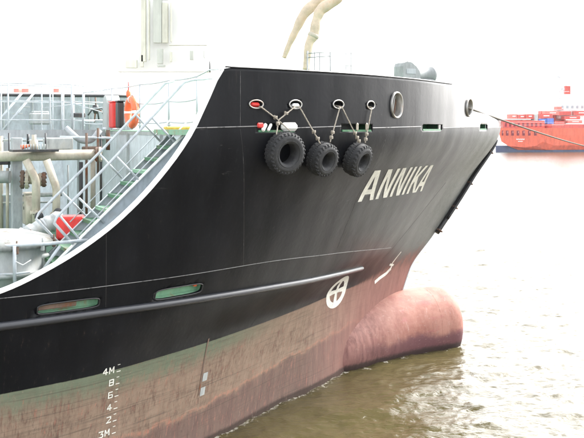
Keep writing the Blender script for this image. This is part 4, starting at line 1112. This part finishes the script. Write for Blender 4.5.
for d, k in ((-.0, .9), (2.2, 1.08), (10, 1.10), (60, 1.1)):
    for (y, z) in ((-1, -.5), (-1, 1.6), (1, 1.6), (1, -.5)): vs.append((cx0+y*HB*k+(1 if d == 0 else 0)*0+d*dvec.x-(1.2 if d < 3 and y < 0 else 0), d*dvec.y+1.0, z))
fs = [(4*i+k, 4*i+4+k, 4*i+4+(k+1) % 4, 4*i+(k+1) % 4) for i in range(3) for k in range(4)]+[(0, 1, 2, 3)]
s_.raw(vs, fs); s_.build('boot_top', far_m['navy'], fs_)
for k, px in enumerate((502.5, 507.2, 512.5, 518, 523.5, 529.3, 535.3)):
    s_ = MB(); s_.box(fp(px, 133, -.04), (.62 if k else .35, .12, 1.25)); f_ = s_.build('mooring_opening', far_m['dred'], fs_)
    s_ = MB(); s_.box(fp(px+.4, 132.2, -.12), (.2, .06, .5)); s_.build('opening_post', far_m['cpink'], f_)
for k in range(9):
    s_ = MB(); s_.box(fp(516.5+.95*k, 139.2+.15*(k % 2), -.09), (.17, .05, .28)); s_.build('stern_lettering', M['white'], fs_)
for k in range(5):
    s_ = MB(); s_.box(fp(518.3+.95*k, 141.3, -.12), (.17, .05, .22)); s_.build('stern_lettering', M['white'], fs_)
for px, w in ((546.5, .5), (553, .9), (557, .9)):
    s_ = MB(); p = fp(px, 135, 0); s_.box((p[0], 3.0-.0, p[2]), (w, .3, 1.0)); s_.build('side_opening', far_m['dred'] if px != 553 else M['white'], fs_)
# poop house and deck rails
s_ = MB(); s_.box((cx0+1, 5, 6.9), (10.5, 6, 1.9), None, .1); dh = s_.build('poop_house', far_m['cred'], fs_)
for k in range(9): s_ = MB(); s_.box((cx0-3.6+1.1*k, 1.95, 6.8), (.5, .1, .9)); s_.build('window', far_m['dred'], dh)
s_ = MB(); s_.box((cx0+4, .1, 7.35), (13, .05, .05)); s_.box((cx0+4, .1, 6.75), (13, .05, .05)); s_.build('deck_rail', M['white'], fs_)
s_ = MB(); s_.box((cx0+24, 9, 6.2), (36, 6, 1.6), Matrix.Rotation(LR, 3, 'Z'), .05); s_.build('hatch_deck', far_m['cred'], fs_)
for k in range(5):
    s_ = MB(); s_.box((fx(556+6.2*k)-ox, 12.5+.9*k, 8.4), (1.4, 3, 4.2), None, .05); s_.build('deck_crane_base' if k % 2 else 'lashing_bridge', far_m['cpink'] if k % 2 else far_m['cred'], fs_)
# white superstructure and mast at the frame edge
sp_ = MB(); sp_.box(fp(590, 108, 14), (9, 6, 5)); sup = sp_.build('superstructure', M['white'], fs_)
for k in range(6): s_ = MB(); s_.box((fp(590, 108, 14)[0]-3.6+1.3*k, 10.97, fp(590, 106)[2]), (.6, .08, .7)); s_.build('window', M['slate'], sup)
s_ = MB(); s_.box(fp(574, 109.2, 10), (8, .4, .15)); s_.box(fp(572, 97, 11), (6, .12, .1)); s_.build('bridge_wing', M['grey'], fs_)
s_ = MB(); s_.box(fp(583, 88, 13), (1.4, 1.6, 2.3), None, .1); s_.build('funnel', far_m['cred'], fs_)
s_ = MB()
for px, y0, y1, w in ((574, 72, 98, .12), (569.5, 84, 97, .08), (578, 84, 100, .1)): s_.tube([fp(px, y1, 12), fp(px, y0, 12)], w, 6)
s_.tube([fp(568, 84, 12), fp(584, 83, 12)], .07, 6); s_.tube([fp(570, 90, 12), fp(584, 89.5, 12)], .07, 6); s_.box(fp(573, 74.5, 12), (.8, .4, .5)); s_.box(fp(577, 87, 12), (.9, .4, .7))
s_.build('mast', M['grey'], fs_)
# containers: thing each
def container(px0, px1, py0, py1, dy, mat, label, mark_=True):
    w = (px1-px0)/900*YF; h = (py1-py0)/900*YF
    e = empty('cargo_container', (fx((px0+px1)/2), YF+dy, fz(py1))); tag(e, label, 'container', None)
    k_ = (YF+dy)/YF; e.location = (fx((px0+px1)/2)*k_, YF+dy, EYE+(fz(py1)-EYE)*k_); e.rotation_euler = (0, 0, LR*.6)
    s_ = MB(); s_.box((0, 0, h/2), (w, 2.0, h-.02)); s_.build('container_box', far_m[mat], e)
    for sx in (-w/2, w/2): s_ = MB(); s_.box((sx, -1.0, h/2), (.1, .1, h)); s_.build('corner_post', far_m['cpink'] if mat != 'blue' else far_m['blue'], e)
    if mark_: s_ = MB(); s_.box((w*.05, -1.02, h*.55), (w*.45, .03, h*.22)); s_.build('white_marking', M['white'], e)
    e['group'] = 'containers on the red ship'
container(508, 516, 114, 119, 5, 'cpink', 'pale red container, leftmost in the top row on the red ship')
container(516.4, 524, 114.5, 119, 5, 'cred', 'red container second from left in the top row on the red ship')
container(524.4, 532, 114, 119, 5, 'cred', 'red container left of the teal one on the red ship')
container(532.4, 536.6, 114, 121.5, 5, 'teal', 'narrow teal container left of the blue ones', False)
container(537, 551, 113.8, 118.2, 5.5, 'cred', 'long red container above the blue ones')
container(537, 545, 118.6, 123.5, 5, 'blue', 'blue container with white marking beside the teal one')
container(545.4, 552, 118.2, 124, 5, 'blue', 'plain bright blue container, rightmost of the blue pair', False)
container(508, 520, 119.3, 124, 6, 'cpink', 'pale red container under the leftmost top container', False)
container(520.4, 532, 119.3, 124, 6, 'cpink', 'pale red container left of and below the teal one', False)
container(543, 558, 111, 115, 9, 'cpink', 'topmost pale red container standing above the blue ones')
container(562, 579, 116, 119.6, 10, 'cred', 'upper red container of the pile right of the blue ones')
container(565, 581, 120, 123.6, 9.4, 'cpink', 'lower pale red container of the pile right of the blue ones')
container(553, 563, 121, 127, 8.5, 'cred', 'red container standing low between the blue one and the right pile', False)
container(564, 588, 124, 129, 9.2, 'cred', 'long red container at the bottom of the right pile', False)

container(555, 569, 106.5, 110.6, 12, 'cpink', 'pale red container on the high stack, upper left')
container(556, 570, 111.2, 115.4, 11, 'cred', 'red container on the high stack, middle left', False)
container(571, 588, 110.8, 115.2, 11.5, 'cred', 'red container in the high stack against the white superstructure')
container(497, 507.5, 119.3, 123.6, 5.5, 'cred', 'small red container at the left end above the stern rail', False)

# ------------------------------------------------------------------ pale terminal building and gantry beyond the tanker
def bx(px0, px1, py0, py1, D, th=.4): return ((((px0+px1)/2-292)/900*D, D, EYE-((py0+py1)/2-128)/900*D), ((px1-px0)/900*D, th, (py1-py0)/900*D))
pale = paint('pale_concrete', (.58, .59, .50), .7, .05, scale=.3, bump=0); pale2 = paint('pale_glazing', (.46, .49, .44), .5, .05, scale=.3, bump=0)
gy = empty('pale_tower', (0, 0, 0)); tag(gy, 'very pale tall tower frame rising behind the tanker rail', 'tower'); 
tx, D_ = (155-292)/900*70, 70; gy.location = (tx, D_, 0)
for (x0, x1, y0, y1, m_, nm) in ((141.5, 146, -30, 62, pale, 'column'), (148.4, 149.8, -30, 60, pale, 'column'), (153.6, 162, 0, 43, pale2, 'wall_panel'), (162.4, 168, 3, 43, pale, 'wall_panel'), (170.5, 171.8, 3, 42, pale, 'column'), (157.5, 163, 49, 64, pale2, 'wall_panel'), (170, 172, 52, 62, pale, 'column'), (190, 193.5, 51, 60, pale2, 'wall_panel'), (204, 205, 51, 58, pale2, 'column'), (126, 137, 60, 68, pale, 'wall_panel'), (140.5, 143.5, 55, 67, pale, 'wall_panel'), (157.5, 165, 65, 67, pale2, 'beam'), (169, 207, 44.8, 45.6, pale, 'beam'), (153, 168, -1, 0, pale2, 'beam')):
    c_, sz = bx(x0, x1, y0, y1, 70); s_ = MB(); s_.box((c_[0]-tx, 0, c_[2]), sz, None, .02); s_.build(nm, m_, gy)
c_, sz = bx(118, 212, -32, 72, 71.5, 1.5); s_ = MB(); s_.box((c_[0]-tx, 1.6, c_[2]-0), sz); s_.build('wall', M['blown'], gy)
s_ = MB(); s_.box((c_[0]-tx, 1.6, (c_[2]-sz[2]/2)/2-.4), (sz[0]*.9, 1.2, c_[2]-sz[2]/2+.8)); s_.build('foundation_wall', M['blown'], gy)
for k, (x0, x1) in enumerate(((-8, 3), (17, 22), (25, 32), (56, 62))):
    c_, sz = bx(x0, x1, 89, 93.5, 60, 1.5); s_ = MB(); s_.box((0, 0, 0), sz, None, .03); o = s_.build('far_container', far_m['cpink']); o.location = c_
    tag(o, ['pale pink container at the far left edge above the screen', 'small pink container second from the left beyond the screen', 'small pink container third from the left beyond the screen', 'pale pink container farthest right beyond the screen'][k], 'container')
c_, sz = bx(-40, 110, 93.5, 140, 61, 4); s_ = MB(); s_.box((0, 0, 0), (sz[0], sz[1], sz[2]+4)); o = s_.build('pale_quay_wall', M['blown']); o.location = (c_[0], c_[1], (c_[2]-sz[2]/2+sz[2])-(sz[2]+4)/2+.0); tag(o, 'white quay wall beyond the tanker screen', 'wall')
# ------------------------------------------------------------------ thin haze volume added for the lens veil, closed box round everything
hz = MB(); hz.box((0, 2350, 9.0), (5100, 5500, 22)); hm = bpy.data.materials.new('haze'); hm.use_nodes = True
hn_ = hm.node_tree.nodes; hn_.clear(); o_ = hn_.new('ShaderNodeOutputMaterial'); pv = hn_.new('ShaderNodeVolumePrincipled')
pv.inputs['Color'].default_value = (.93, .95, 1, 1); pv.inputs['Density'].default_value = .00013; pv.inputs['Anisotropy'].default_value = .2
hm.node_tree.links.new(pv.outputs[0], o_.inputs['Volume'])
hzo = hz.build('haze', hm); tag(hzo, kind='stuff')
print('objects', len(bpy.data.objects), 'tris', sum(len(o.data.polygons) for o in bpy.data.objects if o.type == 'MESH')*2)
